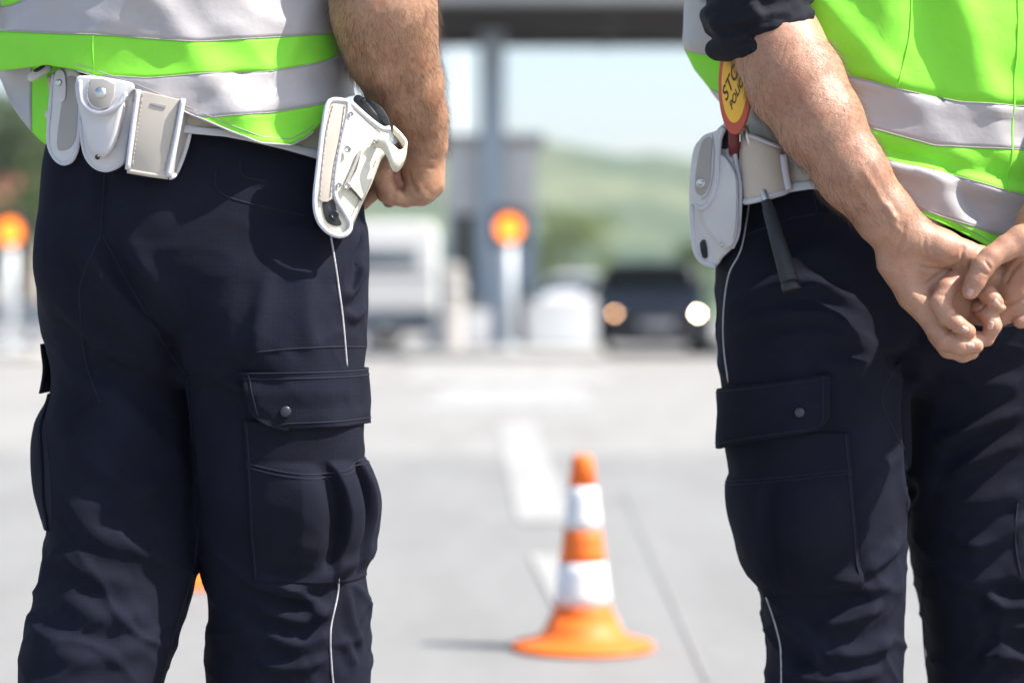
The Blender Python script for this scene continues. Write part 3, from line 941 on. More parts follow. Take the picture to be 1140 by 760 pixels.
def foldvL(u, v, s):
    if s > 0: return 0.0
    f = 0.007 * math.exp(-((v - 118 + 0.12 * (u - 300)) / 16) ** 2) * math.exp(-((u - 300) / 55) ** 2)
    f -= 0.006 * math.exp(-(((u - 255) + 1.2 * (v - 95)) / 18) ** 2) * (1 if 80 < v < 140 else 0.3)
    f += 0.006 * math.exp(-(((u - 120) + 0.9 * (v - 30)) / 26) ** 2) + 0.005 * math.exp(-(((u - 190) - 0.7 * (v - 20)) / 20) ** 2)
    f += 0.004 * math.exp(-(((u - 330) + 0.5 * (v - 40)) / 12) ** 2)
    f += 0.0035 * max(0, (v - 100) / 50)
    return f
vkw = dict(extra=foldvL, seed=2.0, wrinkle=.0078)
vest = band('safety_vest', PL, M['lime'], YL, vshL, fv(-330), t0L, 24, **vkw)
band('reflective_stripe', vest, M['silver'], YL, vshL, t0L, b1L, 10, off=.0004, **vkw)
band('lime_panel', vest, M['lime'], YL, vshL, b1L, mn(b2L, hemL), 10, **vkw)
band('reflective_stripe', vest, M['silver'], YL, vshL, b2L, mn(b3L, hemL), 12, off=.0004, **vkw)
band('lime_panel', vest, M['lime'], YL, vshL, b3L, hemL, 8, **vkw)
# hems are added with the other seams below
# front of the vest hanging lower, its inside showing past the left hip
def front_flap(mat, us, vtop, vbot, name, off=0.0):
    V_, F_ = [], []; n = 14; m = 16
    for i in range(n + 1):
        u = us[0] + (us[1] - us[0]) * i / n
        y = YL + .045 - .112 * ((u + 2) / 68.0) + off
        for j in range(m + 1):
            v = vtop(u) + (vbot(u) - vtop(u)) * j / m
            V_.append(W(u, v, y + .006 * math.sin(j * .5 + u * .1)))
    for i in range(n):
        for j in range(m): F_.append((i * (m + 1) + j, (i + 1) * (m + 1) + j, (i + 1) * (m + 1) + j + 1, i * (m + 1) + j + 1))
    solid(mesh_py(name, V_, F_, mat, vest, True), .002, 0)
ffb = lin([-2, 3, 8, 15, 24, 34, 45, 56, 66], [82, 92, 105, 120, 133, 145, 156, 164, 167])
front_flap(M['silver'], (-1.5, 35), fv(40), ffb, 'front_stripe')
front_flap(M['lime'], (34, 74), fv(40), ffb, 'front_panel', .003)

# belt
bshL = shape_fn([(80, 58, 378), (120, 58, 380), (150, 54, 386), (185, 46, 400)], YL, .132)
blow = lin([40, 216, 250, 276, 312, 353, 400], [128, 148, 151, 156, 164.5, 176, 186])
bup = lambda u: blow(u) - 46
belt = band('duty_belt', PL, M['cream_gear'], YL, bshL, bup, blow, 6, off=.004, wrinkle=.001, thick=.004)
band('belt_edge', belt, M['binding'], YL, bshL, lambda u: blow(u) - 7, lambda u: blow(u) + 1.5, 3, off=.006, wrinkle=.001, thick=.005)

# ---- gear hanging on his belt
gA = empty('belt_pouch', W(72, 178, YL - .09), 'slim white belt pouch with rounded end, first of three from the left hip', 'pouch', 'white pouches on the belt')
yA = lambda u, v: YL - .115 + (90 - u) * .0009
plate('body', gA, M['white_gear'], [(61, 78), (89, 80), (90, 130), (87, 158), (83, 174), (73, 183), (62, 178), (54, 160), (57, 118)], yA, .032, .006)
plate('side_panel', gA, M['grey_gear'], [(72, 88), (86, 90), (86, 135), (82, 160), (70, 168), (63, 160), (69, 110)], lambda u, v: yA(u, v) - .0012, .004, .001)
plate('tab', gA, M['white_gear'], [(62.5, 80), (72, 82), (72, 111), (60, 110)], lambda u, v: yA(u, v) - .004, .004, .001)
stud('stud', gA, M['chrome'], 65.5, 92, YL - .128, .004, (-.4, -1, 0))
edge_tube('binding', gA, M['binding'], [(60, 82), (56, 118), (54, 158), (62, 177), (73, 182), (83, 174), (88, 150), (90, 95)], lambda u, v: yA(u, v) + .003, .0026)

gB = empty('belt_pouch', W(117, 185, YL - .13), 'white belt pouch with rounded flap and shiny snap, middle of three', 'pouch', 'white pouches on the belt')
def yB(u, v): return YL - .150 + (140 - u) * .0003 - .012 * max(0, 1 - ((u - 112) / 26) ** 2) * min(1, max(0, (v - 95) / 60))
plate('back_panel', gB, M['white_gear'], [(87, 86), (152, 92), (150, 110), (141, 152), (137, 178), (128, 187), (116, 190), (103, 184), (94, 168), (89, 130)], lambda u, v: YL - .148 + (140 - u) * .0003, .03, .005)
plate('body', gB, M['white_gear'], [(90, 108), (134, 108), (133, 140), (125, 164), (114, 175), (102, 170), (94, 152)], lambda u, v: YL - .168 + (140 - u) * .0003, .024, .0075, seg=5)
edge_tube('binding', gB, M['binding'], [(90, 132), (94, 167), (103, 183), (116, 189), (128, 186), (137, 177), (141, 153), (150, 112)], lambda u, v: YL - .145 + (140 - u) * .0003, .0030)
plate('flap', gB, M['white_gear'], [(88, 84), (146, 92), (141, 106), (129, 122), (109, 128), (94, 119), (88, 100)], lambda u, v: YL - .176 + (140 - u) * .0003 + .0002 * (110 - v), .012, .003)
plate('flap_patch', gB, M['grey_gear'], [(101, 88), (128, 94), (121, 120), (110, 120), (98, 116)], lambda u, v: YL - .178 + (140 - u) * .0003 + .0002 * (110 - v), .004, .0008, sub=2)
edge_tube('flap_edge', gB, M['binding'], [(89, 90), (90, 105), (94, 117), (109, 126), (128, 120), (141, 104)], lambda u, v: YL - .176 + (140 - u) * .0003 + .0002 * (110 - v), .0026)
stud('snap', gB, M['chrome'], 112, 103.5, YL - .1685 - .0085, .0068, (.1, -1, .15))
stud('eyelet', gB, M['black'], 108.6, 175, YL - .166, .003, (0, -1, 0))

gC = empty('belt_pouch', W(170, 195, YL - .14), 'wide beige belt pouch with white bound edges and open side, nearest the spine', 'pouch', 'white pouches on the belt')
yC = lambda u, v: YL - .166 - (u - 172) * .00008
plate('front', gC, M['cream_gear'], [(152, 100), (205, 112), (186, 197), (140, 189)], yC, .006, .001, False)
plate('back', gC, M['cream_gear'], [(160, 100), (219, 112), (212, 150), (196, 192), (150, 188)], lambda u, v: YL - .134, .006, .001, False)
pts = [W(199, 112, yC(199, 112)), W(214, 118, YL - .132), W(196, 193, YL - .132), W(187, 197, yC(187, 197))]
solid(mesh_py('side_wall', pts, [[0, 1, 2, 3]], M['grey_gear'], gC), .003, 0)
edge_tube('binding', gC, M['binding'], [(154, 100), (148, 142), (142, 189)], lambda u, v: yC(u, v) - .0005, .0032)
edge_tube('binding', gC, M['binding'], [(204, 110), (196, 155), (187, 197)], lambda u, v: yC(u, v) - .0005, .0032)
edge_tube('binding', gC, M['binding'], [(217, 120), (208, 162), (196, 193), (188, 198)], lambda u, v: YL - .134 if u > 195 else YL - .15, .0026)
edge_tube('bottom_edge', gC, M['cream_gear'], [(142, 190), (165, 194), (187, 197)], lambda u, v: yC(u, v) + .002, .003)
plate('loop_patch', gC, M['grey_gear'], [(168, 114), (186, 117), (184, 121), (167, 117)], lambda u, v: yC(u, v) - .0006, .002, .0003, False)

def stitch(root, px, yf, lift=.0007):
    V_, F_, b = [], [], 0
    pts = [W(p[0], p[1], yf(p[0], p[1]) - lift) for p in smooth_line(px, 10)]
    mb = MB(); acc = 0; last = pts[0]; cur = [pts[0]]
    for p in pts[1:]:
        acc += (p - last).length; cur.append(p); last = p
        if acc > .0034:
            if len(cur) > 1: mb.tube(cur, .00045, 5)
            cur = [p]; acc = -.001
    return mb.build('stitching', M['grey_gear'], root, True)
stitch(gC, [(159, 103), (153, 145), (147, 188)], yC, .0006); stitch(gC, [(199, 113), (191, 155), (182, 193)], yC, .0006)
stitch(gB, [(99, 90), (97, 106), (101, 117), (110, 121), (122, 118), (131, 108)], lambda u, v: YL - .178 + (140 - u) * .0003 + .0002 * (110 - v))

gD = empty('belt_clip', W(41, 85, YL - .07), 'small white clip poking out under the vest above the left hip', 'clip')
plate('tongue', gD, M['white_gear'], [(31, 82), (40, 76), (54, 72), (56, 77), (46, 84), (35, 90), (31, 89)], lambda u, v: YL - .075, .012, .003)
plate('buckle', gD, M['black'], [(37, 79), (46, 73), (50, 74), (41, 80)], lambda u, v: YL - .079, .006, .001)

hol = empty('holster', W(375, 262, YL - .14), 'ivory leather holster with white bound edge on the hip by the fist', 'holster')
def yH(u, v): return YL - .150 + (u - 350) * .00035 + (v - 110) * -.00005
shell_px = [(367, 112), (391, 112), (408, 129), (425, 141), (434, 139), (437, 146), (451, 162), (449, 170), (432, 180), (424, 176), (412, 204), (401, 227), (392, 249), (388, 260), (377, 264), (363, 258), (353, 244), (349, 222), (353, 185), (358, 142)]
plate('shell', hol, M['leather'], [(368, 113), (391, 113), (408, 130), (424, 143), (432, 150), (427, 170), (422, 178), (412, 204), (401, 227), (392, 248), (387, 258), (378, 262), (364, 256), (354, 243), (351, 222), (355, 185), (360, 142)], yH, .036, .004)
plate('front_strap', hol, M['cream_gear'], [(369, 115), (386, 115), (381, 152), (374, 186), (370, 221), (354, 221), (357, 186), (362, 142)], lambda u, v: yH(u, v) - .004, .006, .0012, sub=3)
plate('muzzle_opening', hol, M['black'], [(359, 223), (371, 223), (376, 240), (380, 250), (371, 251), (362, 244)], lambda u, v: yH(u, v) - .0015, .004, .0004, sub=3)
edge_tube('binding', hol, M['binding'], [(388, 113), (367, 113), (360, 140), (355, 180), (350.5, 222), (354, 244), (364, 257), (377, 262.5), (387, 259), (390, 249), (382, 234), (374, 220), (373, 205), (376, 180), (382, 150), (387, 128), (388, 113)], lambda u, v: yH(u, v) - .0030, .0030, False)
edge_tube('binding', hol, M['binding'], [(389, 113), (408, 130.5), (425, 143), (434, 143)], lambda u, v: yH(u, v) + .002, .0034)
plate('panel', hol, M['leather'], [(403, 171), (415, 190), (414, 200), (402, 222), (388, 207), (396, 190)], lambda u, v: yH(u, v) - .004, .006, .0015, sub=3)
plate('slot', hol, M['grey_gear'], [(403, 168), (398, 180), (388, 204), (384, 208), (384, 204), (394, 182), (399, 169)], lambda u, v: yH(u, v) - .0035, .004, .0004)
plate('slot', hol, M['black'], [(389, 206), (402, 221), (401, 223), (387, 208)], lambda u, v: yH(u, v) - .0045, .004, .0003, sub=2)
# the retaining strap end curls towards the fist
Vs, Fs = [], []
prof = [(416, 158, 0), (425, 158, -.012), (432, 160, -.020), (438, 165, -.020), (444, 170, -.012), (450, 168, .002), (452, 160, .012), (445, 150, .02), (438, 143, .022)]
pr = smooth_line(prof, 5)
for i, (u, v, dy) in enumerate(pr):
    t = i / (len(pr) - 1)
    wd = 6 + 16 * math.exp(-((t - .45) / .22) ** 2)
    Vs += [W(u, v - 3, yH(420, 150) + dy), W(u - 3 * math.exp(-((t - .45) / .25) ** 2), v + wd, yH(420, 150) + dy + .002)]
Fs = [(2 * i, 2 * i + 1, 2 * i + 3, 2 * i + 2) for i in range(len(pr) - 1)]
solid(mesh_py('retaining_strap', Vs, Fs, M['leather'], hol, True), .003, 0)
for (u, v, r_) in ((391, 127, .0028), (387, 166, .0042), (386.5, 207, .004), (377.5, 206, .003), (417, 158, .0025)):
    stud('rivet', hol, M['chrome'], u, v, yH(u, v) - .0055, r_, (.2, -1, .1), True)
stitch(hol, [(371, 117), (364, 145), (359, 186), (356.5, 219)], lambda u, v: yH(u, v) - .0042); stitch(hol, [(384, 117), (379, 152), (372, 186), (368, 219)], lambda u, v: yH(u, v) - .0042)
stitch(hol, [(394, 120), (409, 134), (424, 147)], yH); stitch(hol, [(419, 178), (409, 203), (398, 227), (388, 248)], yH)
stud('muzzle_ring', hol, M['black_stud'], 372.5, 239, yH(372, 239) - .003, .005, (0, -1, 0), True)
gun = empty('pistol', W(415, 125, YL - .1), 'black pistol grip sticking up out of the ivory holster', 'pistol')
plate('grip', gun, M['black'], [(396, 106), (404, 108), (418, 124), (431, 138), (426, 141), (410, 130), (394, 114)], lambda u, v: YL - .125 + (u - 400) * .0003, .026, .004, sub=3)
plate('back_strap', gun, M['rubber'], [(404, 108), (424, 119), (433, 134), (431, 141), (418, 126)], lambda u, v: YL - .119, .02, .004, sub=3)
stud('lanyard_pin', gun, M['black_stud'], 405, 112, YL - .1255, .0025)

# ================================================================== officer on the right of the picture
YR = 3.08
zR = lambda v: W(0, v, YR).z
PR = empty('person', (W(1010, 0, YR).x, YR, 0), 'officer seen from behind, hands held together behind the back, navy sleeves rolled up', 'person')
legLRt = [(255, 806, 1000, -.02, .09), (300, 797, 1003, -.03, .112), (350, 796, 1005, -.04, .118), (400, 799, 1006, -.04, .116), (440, 802, 1007, -.04, .112), (480, 806, 1009, -.04, .108),
          (520, 814, 1010, -.04, .104), (560, 822, 1011, -.04, .102), (600, 832, 1010, -.04, .1), (640, 842, 1008, -.035, .098), (680, 850, 1006, -.03, .096), (720, 852, 1004, -.03, .095),
          (760, 851, 1002, -.03, .094), (850, 850, 999, -.01, .09), (1000, 850, 994, .01, .082), (1075, 846, 998, .01, .084)]
legRRt = [(255, 1015, 1214, .03, .09), (300, 1012, 1219, .03, .112), (350, 1010, 1219, .03, .116), (400, 1008, 1218, .03, .114), (450, 1007, 1217, .03, .11), (500, 1006, 1216, .03, .108),
          (550, 1007, 1214, .03, .104), (600, 1010, 1211, .03, .1), (640, 1017, 1209, .03, .098), (680, 1024, 1206, .03, .096), (720, 1029, 1204, .035, .094), (760, 1033, 1200, .035, .092),
          (850, 1040, 1192, .03, .088), (1000, 1048, 1188, .03, .08), (1075, 1046, 1192, .03, .084)]
hipR = [(130, 838, 1186, 0, .118), (160, 830, 1190, 0, .122), (200, 818, 1200, 0, .128), (240, 806, 1208, 0, .134), (290, 798, 1216, 0, .136), (330, 797, 1218, 0, .132), (370, 806, 1212, 0, .118), (410, 830, 1190, 0, .09), (440, 850, 1170, 0, .05)]
foldsR = [([(805, 345), (850, 322), (910, 318), (960, 340)], 3.0, 9), ([(812, 372), (870, 352), (920, 352), (975, 380)], 3.5, 9), ([(830, 392), (890, 372), (940, 378), (985, 395)], 3.0, 8),
          ([(985, 396), (940, 410), (905, 400)], 2.5, 8), ([(860, 300), (900, 280), (950, 285)], 2.5, 12), ([(1010, 385), (1060, 380), (1120, 370)], 3, 9),
          ([(1040, 492), (1075, 482), (1140, 452)], 6, 8), ([(1055, 530), (1090, 512), (1140, 486)], 5, 8), ([(1030, 450), (1080, 430), (1140, 425)], 3, 11), ([(1075, 612), (1110, 600), (1145, 570)], 6, 8),
          ([(1095, 660), (1118, 675), (1150, 672)], 6.5, 8), ([(1090, 735), (1115, 728), (1150, 738)], 6, 8), ([(1040, 560), (1085, 560), (1140, 540)], 3, 11), ([(1050, 640), (1080, 650), (1120, 640)], 3, 10),
          ([(905, 660), (950, 645), (985, 620), (1005, 600)], 5.5, 8), ([(910, 695), (945, 690), (985, 672)], 6, 8), ([(925, 728), (960, 728), (995, 712)], 5, 8), ([(870, 690), (900, 715), (915, 755)], 4, 9),
          ([(950, 560), (980, 530), (1000, 500)], 2.5, 9), ([(930, 640), (965, 655), (990, 650)], 4, 7), ([(870, 745), (920, 758), (985, 745)], 5, 8)]
creasesR = [([(1008, 395), (1007, 450), (1009, 520), (1010, 585)], 9, 11), ([(1050, 300), (1040, 350), (1012, 396)], 6, 12), ([(985, 398), (1000, 402), (1012, 400)], 5, 8)]
zonesR = [(570, 790, .0060, .55), (300, 460, .0040, -.3), (790, 1075, .006, .1)]
TR, bvhR = make_trousers(PR, YR, [hipR, legLRt, legRRt], [(912, 296, -.05, .085, (1.05, .75, 1.1)), (1112, 294, -.04, .085, (1.05, .75, 1.1))], foldsR, creasesR, zonesR, 7.7)
for px in ([(1003, 400), (985, 432), (982, 450), (995, 480), (1008, 502)], [(830, 262), (862, 250), (905, 238), (955, 240)], [(905, 215), (908, 238), (880, 242)], [(925, 490), (934, 540), (943, 620), (940, 632)],
           [(1048, 388), (1080, 372), (1140, 360)], [(1133, 560), (1130, 600), (1136, 640)], [(1028, 640), (1027, 690), (1031, 740), (1036, 759)], [(1009, 520), (1010, 560), (1008, 600)]):
    seam(PR, bvhR, px)
seam(PR, bvhR, [(836, 215), (826, 275), (812, 305), (806, 345), (806, 385), (811, 425)], 0.0012, 'piping', 'reflective_piping', 0.0004)
seam(PR, bvhR, [(853, 664), (862, 690), (869, 720), (870, 760), (868, 790)], 0.0012, 'piping', 'reflective_piping', 0.0004)
seam(PR, bvhR, [(938, 575), (941, 600), (943, 622)], 0.0007, 'piping', 'label_edge', 0.005)

axLR = leg_axis(legLRt, YR)
def pocketR_off(s, t):
    base = 0.004
    if t > 0.28:
        q = (t - 0.28) / 0.72
        bulge = math.sin(math.pi * min(1, q ** 0.8)) ** 0.8
        base += 0.014 * bulge * min(1, s * 4) * min(1, (1 - s) * 4)
        sp2 = 0.63 - 0.05 * math.sin(math.pi * q * .8)
        d = sp2 - s
        base -= 0.016 * (math.exp(-(d / 0.016) ** 2) if d > 0 else math.exp(-(d / 0.085) ** 2)) * bulge
    base += 0.0016 * noise.noise(Vector((s * 8, t * 6, 9.4)))
    return max(0.0014, base * (1 if t < 0.3 else min(1, (1 - t) * 9)))
pk2, Gq = patch_cyl('cargo_pocket', PR, bvhR, axLR, -222, -76, lambda s: zR(475), lambda s: zR(655 - 22 * max(0, s - .5)), pocketR_off, 0.004, M['navy'], 100, 56)
grid_lines(Gq, [[(0.36 - 0.13 * s, s) for s in np.linspace(0.05, 1.0, 40)], [(0.38 - 0.13 * s, s) for s in np.linspace(0.05, 1.0, 40)], [(t, 0.985) for t in np.linspace(0.0, 0.98, 20)]], 0.0010, 'pocket_stitching', M['thread'], pk2)
def flapR_off(s, t): return 0.0065 + 0.007 * t + 0.002 * math.sin(s * 15 + t * 2) * t + 0.0016 * noise.noise(Vector((s * 6, t * 4, 6.1)))
fl3, Gr = patch_cyl('pocket_flap', PR, bvhR, axLR, lambda t: -230, lambda t: -86 - 2 * t - 6 * max(0, t - .78) * 5, lambda s: zR(434 - 22 * s * s), lambda s: zR(496 - 24 * max(0, s - .45) / .55), flapR_off, 0.0042, M['navy'], 90, 24)
grid_lines(Gr, [[(0.06, s) for s in np.linspace(0.01, 0.99, 50)], [(0.92, s) for s in np.linspace(0.06, 0.97, 50)], [(t, 0.97) for t in np.linspace(0.03, 0.85, 16)]], 0.0010, 'flap_stitching', M['thread'], fl3)
bv = BVHTree.FromPolygons([v.co[:] for v in fl3.data.vertices], [p.vertices[:] for p in fl3.data.polygons])
h, n = shoot(bv, 890, 459)
if h: stud('press_stud', fl3, M['black_stud'], 890, 459, h.y - 0.0005, 0.0062, n)

# arms
elbL = P4(854, 10, YR - .145, .044)
armL2 = [P4(808, -235, YR, .062), P4(828, -110, YR - .075, .058), elbL]
armR2 = [P4(1212, -235, YR, .062), P4(1248, -110, YR - .06, .058), P4(1292, 20, YR - .115, .046)]
YW = YR - .205
# shirt with rolled sleeves
shR = [(-300, 905, 1115, 0, .08), (-255, 830, 1190, 0, .105), (-200, 805, 1215, 0, .115), (-60, 795, 1222, 0, .125), (60, 800, 1220, 0, .122), (140, 826, 1196, 0, .116), (175, 832, 1190, 0, .11)]
volS = Vol((W(730, 0, YR).x, YR - .3, zR(185)), (W(1370, 0, YR).x, YR + .3, zR(-320)), 0.0045)
volS.stack(px_rows(shR, YR))
volS.chain([armL2[0][:3] + (.072,), armL2[1][:3] + (.066,), P4(843, 5, YR - .140, .060)], 0.03, 0.02)
volS.chain([armR2[0][:3] + (.072,), armR2[1][:3] + (.066,), P4(1282, 5, YR - .11, .060)], 0.03, 0.02)
for (cu, cv, dy, nx, nz) in ((846, 26, -.150, .30, -.954), (1290, 34, -.12, -.25, -.96)):
    c = W(cu, cv, YR + dy); nv = Vector((nx, 0, nz)).normalized()
    sx = nv.orthogonal().normalized()
    sx = Vector((nv.z, 0, -nv.x)); sy = Vector((0, 1, 0))
    for ring_r, off, tr in ((.050, -.030, .014), (.0535, -.010, .0135), (.0525, .010, .0130), (.0500, .025, .0085)):
        for i in range(22):
            a0_, a1_ = 2 * math.pi * i / 22, 2 * math.pi * (i + 1) / 22
            wob = lambda a: ring_r + .0035 * math.sin(3 * a + off * 200) + .002 * math.sin(7 * a + off * 90)
            tl = lambda a: off + .004 * math.sin(2 * a + off * 150)
            p_ = c + nv * tl(a0_) + sx * math.cos(a0_) * wob(a0_) + sy * math.sin(a0_) * wob(a0_)
            q_ = c + nv * tl(a1_) + sx * math.cos(a1_) * wob(a1_) + sy * math.sin(a1_) * wob(a1_)
            volS.cone(p_, q_, tr, tr, .004)
V, Q = volS.mesh(1); N = normals(V, Q)
V = V + N * (0.0032 * nz3(V, (22, 22, 34), 3) + .0022 * (1 - 2.4 * np.abs(nz3(V, (26, 20, 60), 9))))[:, None]
V = add_folds(V, Q, [([(800, 20), (850, 8), (895, -4)], -1.7, 4), ([(795, 45), (840, 28), (898, 14)], -1.5, 4), ([(830, -10), (845, 20), (840, 40)], 1.5, 6)])
mesh_np('shirt', V, Q, M['navy_dark'], PR)

cb, hcR, fR, sR = coarse_body(W(1010, 0, YR).x, YR, zR(-265), [[(*armL2[0][:3], .055), armL2[1], elbL], [(*armR2[0][:3], .055), armR2[1], armR2[2]]], -15, 1.79)
D = lambda u, v, d, r: P4(u, v, YW + d * .001, r * .001)
va = Vol((W(780, 0, YW).x, YW - .11, W(0, 408, YW).z), (W(1330, 0, YW).x, YW + .27, W(0, -30, YW).z), 0.0018)
def along(a, b, n, r0, r1):
    return a
# his left forearm
va.chain([P4(854, 10, YR - .145, .044), P4(866, 52, YR - .160, .0535), P4(886, 92, YR - .178, .0565), P4(912, 135, YR - .196, .050), P4(948, 192, YR - .207, .0415), P4(985, 240, YR - .206, .034), P4(1006, 264, YW + .004, .0325)], 0.0, 0.014)
# his right forearm
va.chain([P4(1292, 30, YR - .12, .046), P4(1276, 70, YR - .15, .055), P4(1240, 140, YR - .18, .048), P4(1195, 205, YR - .2, .037), P4(1162, 250, YW + .006, .030)], 0.0, 0.014)
# left hand: palm turned to the camera, cupped
va.chain([D(1004, 263, 4, 31), D(1022, 296, 10, 30), D(1042, 330, 16, 27)], 0.012, 0.01, ((.1, 1, .1), 1.25))
va.chain([D(1024, 300, 12, 26), D(1062, 340, 20, 22)], 0.012, 0.01, ((.1, 1, .1), 1.5))
va.chain([D(1012, 262, -2, 25), D(1048, 276, -6, 21.5), D(1074, 284, -4, 17.5)], 0.009, 0.008)                # ball of the thumb
va.chain([D(994, 292, 2, 20), D(1018, 328, 2, 19), D(1040, 356, 2, 17)], 0.012, 0.008)                          # outer edge of the palm
va.cone(D(1040, 312, -30, 0)[:3], D(1066, 326, -26, 0)[:3], .021, .021, .012, None, True)
va.chain([D(1074, 284, -4, 17), D(1091, 287, 0, 14.5), D(1101, 304, 12, 12.5), D(1104, 322, 20, 11)], 0.006, 0.004)   # thumb
va.chain([D(1079, 300, 4, 12), D(1054, 321, -14, 12.2), D(1046, 338, -20, 12), D(1054, 352, -25, 11), D(1066, 361, -26, 10.2), D(1078, 369, -23, 9)], 0.0025, 0.0025)
va.chain([D(1036, 343, 2, 14.5), D(1042, 366, -6, 13.2), D(1052, 379, -14, 12.2), D(1068, 385, -19, 11), D(1086, 385, -18, 9.4)], 0.003, 0.003)
va.chain([D(1048, 366, 6, 12.5), D(1072, 376, -2, 11), D(1086, 378, -6, 10), D(1099, 378, -6, 8.6)], 0.0015, 0.0025)
va.chain([D(1044, 372, 8, 13), D(1056, 388, 4, 11.5), D(1072, 394, 4, 10), D(1082, 392, 6, 9)], 0.002, 0.0025)
# right hand
va.chain([D(1160, 252, 4, 29), D(1150, 284, 6, 29), D(1136, 318, 10, 27)], 0.010, 0.01, ((0, 1, 0), 1.3))
va.chain([D(1176, 300, 8, 26), D(1140, 336, 8, 20), D(1112, 350, 16, 15)], 0.010, 0.008, ((0, 1, 0), 1.2))
va.chain([D(1136, 318, 16, 24), D(1090, 345, 22, 19)], 0.010, 0.008, ((0, 1, 0), 1.5))
va.chain([D(1158, 262, -8, 23), D(1136, 268, -16, 18.5), D(1120, 276, -22, 15), D(1103, 287, -29, 13.6), D(1094, 297, -32, 13.4), D(1086, 312, -33, 12.0), D(1080, 324, -31, 10.2)], 0.004, 0.003)     # thumb
va.chain([D(1090, 318, 4, 11), D(1099, 327, -8, 10.8), D(1106, 334, -13, 10), D(1112, 341, -13, 8.2)], 0.0018, 0.0025)
va.chain([D(1092, 344, 6, 11.5), D(1101, 352, -6, 11.4), D(1105, 362, -9, 11), D(1102, 371, -7, 9)], 0.0018, 0.0025)
va.chain([D(1182, 335, 6, 12), D(1152, 350, 2, 10.5), D(1136, 358, 0, 9)], 0.002, 0.0025)
V, Q = va.mesh(2)
vh = HOR - (V[:, 2] - EYE) * FPX / V[:, 1]; uh = 570 + V[:, 0] * FPX / V[:, 1]
hand = np.clip((vh - 230) / 60, 0, 1)
V = V + normals(V, Q) * ((1 - hand) * 0.0016 * nz3(V, (38, 38, 22), 12) + hand * 0.0006 * nz3(V, (90, 90, 90), 18))[:, None]
bh = bvh_of(V, Q)
cr = [([(1018, 296), (1046, 300), (1070, 293)], -1.2, 2.2), ([(1030, 318), (1046, 305), (1060, 298)], -1.2, 2.5), ([(1008, 250), (1002, 270), (996, 286)], -.8, 2.5), ([(1074, 272), (1071, 282), (1073, 296)], -1.2, 2.0), ([(1030, 262), (1029, 276), (1034, 290)], -.6, 2.0),
      ([(1046, 330), (1056, 327)], -.7, 1.8), ([(1056, 350), (1066, 347)], -.9, 1.8), ([(1052, 372), (1060, 366)], -.8, 1.8), ([(1096, 290), (1104, 300)], -.8, 1.6), ([(1089, 300), (1100, 306)], -.7, 1.6), ([(1078, 352), (1090, 345), (1098, 338)], -1.0, 1.8), ([(1118, 318), (1128, 300), (1140, 290)], -1.0, 2.5), ([(1112, 340), (1128, 336), (1145, 330)], -1.2, 2.2),
      ([(985, 225), (992, 236), (1000, 250)], 1.2, 3.5), ([(958, 185), (975, 212), (988, 236)], .9, 4), ([(1000, 240), (992, 246), (1008, 262)], .8, 3)]
FOLD = 1.0
V = add_folds(V, Q, [(p, a * 1.5, w) for p, a, w in cr])
bh = bvh_of(V, Q)
Vc, Qc = join_geo([cb, (V, Q)])
mesh_np('body', Vc, Qc, M['skin_pale'], PR)
for (u, v, ang) in ((1079.5, 325.5, 118), (1080, 384, 0), (1074, 366.5, 30), (1109.5, 337.5, 50), (1102.5, 362, 100)): nail(PR, bh, u, v, ang)
dn = (W(985, 240, YW) - W(880, 80, YR - .175)).normalized()
arm_hairs(PR, V, Q, lambda P: (P[:, 2] > W(0, 250, YW).z) & (P[:, 2] < W(0, 40, YW).z) & (P[:, 0] < W(1040, 0, YW).x), 6500, dn)
arm_hairs(PR, V, Q, lambda P: (P[:, 2] > W(0, 240, YW).z) & (P[:, 2] < W(0, 60, YW).z) & (P[:, 0] > W(1120, 0, YW).x), 2200, (-dn.x, dn.y, dn.z))
hair_cap(PR, hcR, fR)
boots(PR, [(W(920, 0, YR).x, YR - .01), (W(1118, 0, YR).x, YR + .04)], YR, -15)

# vest
vshR = shape_fn([(-330, 890, 1130), (-255, 800, 1222), (-150, 770, 1250), (0, 767, 1252), (55, 765, 1250), (85, 782, 1240), (115, 803, 1230), (160, 818, 1222), (280, 822, 1218)], YR, lin([zR(280), zR(100), zR(-200), zR(-330)], [.160, .156, .150, .09]))
hemR = lin([740, 800, 838, 870, 885, 960, 1020, 1060, 1105, 1135, 1180, 1260], [100, 112, 150, 168, 184, 212, 236, 253, 277, 280, 262, 220])
s1t = lin([740, 790, 920, 1000, 1070, 1140, 1260], [-20, 2, 78, 100, 114, 119, 112])
s1b = lin([740, 765, 800, 960, 1040, 1140, 1260], [50, 56, 64, 140, 162, 167, 158])
s2t = lin([740, 765, 800, 985, 1060, 1120, 1150, 1260], [78, 88, 104, 178, 195, 214, 222, 205])
s2b = lin([740, 765, 1020, 1060, 1110, 1150, 1260], [150, 150, 232, 245, 261, 264, 240])
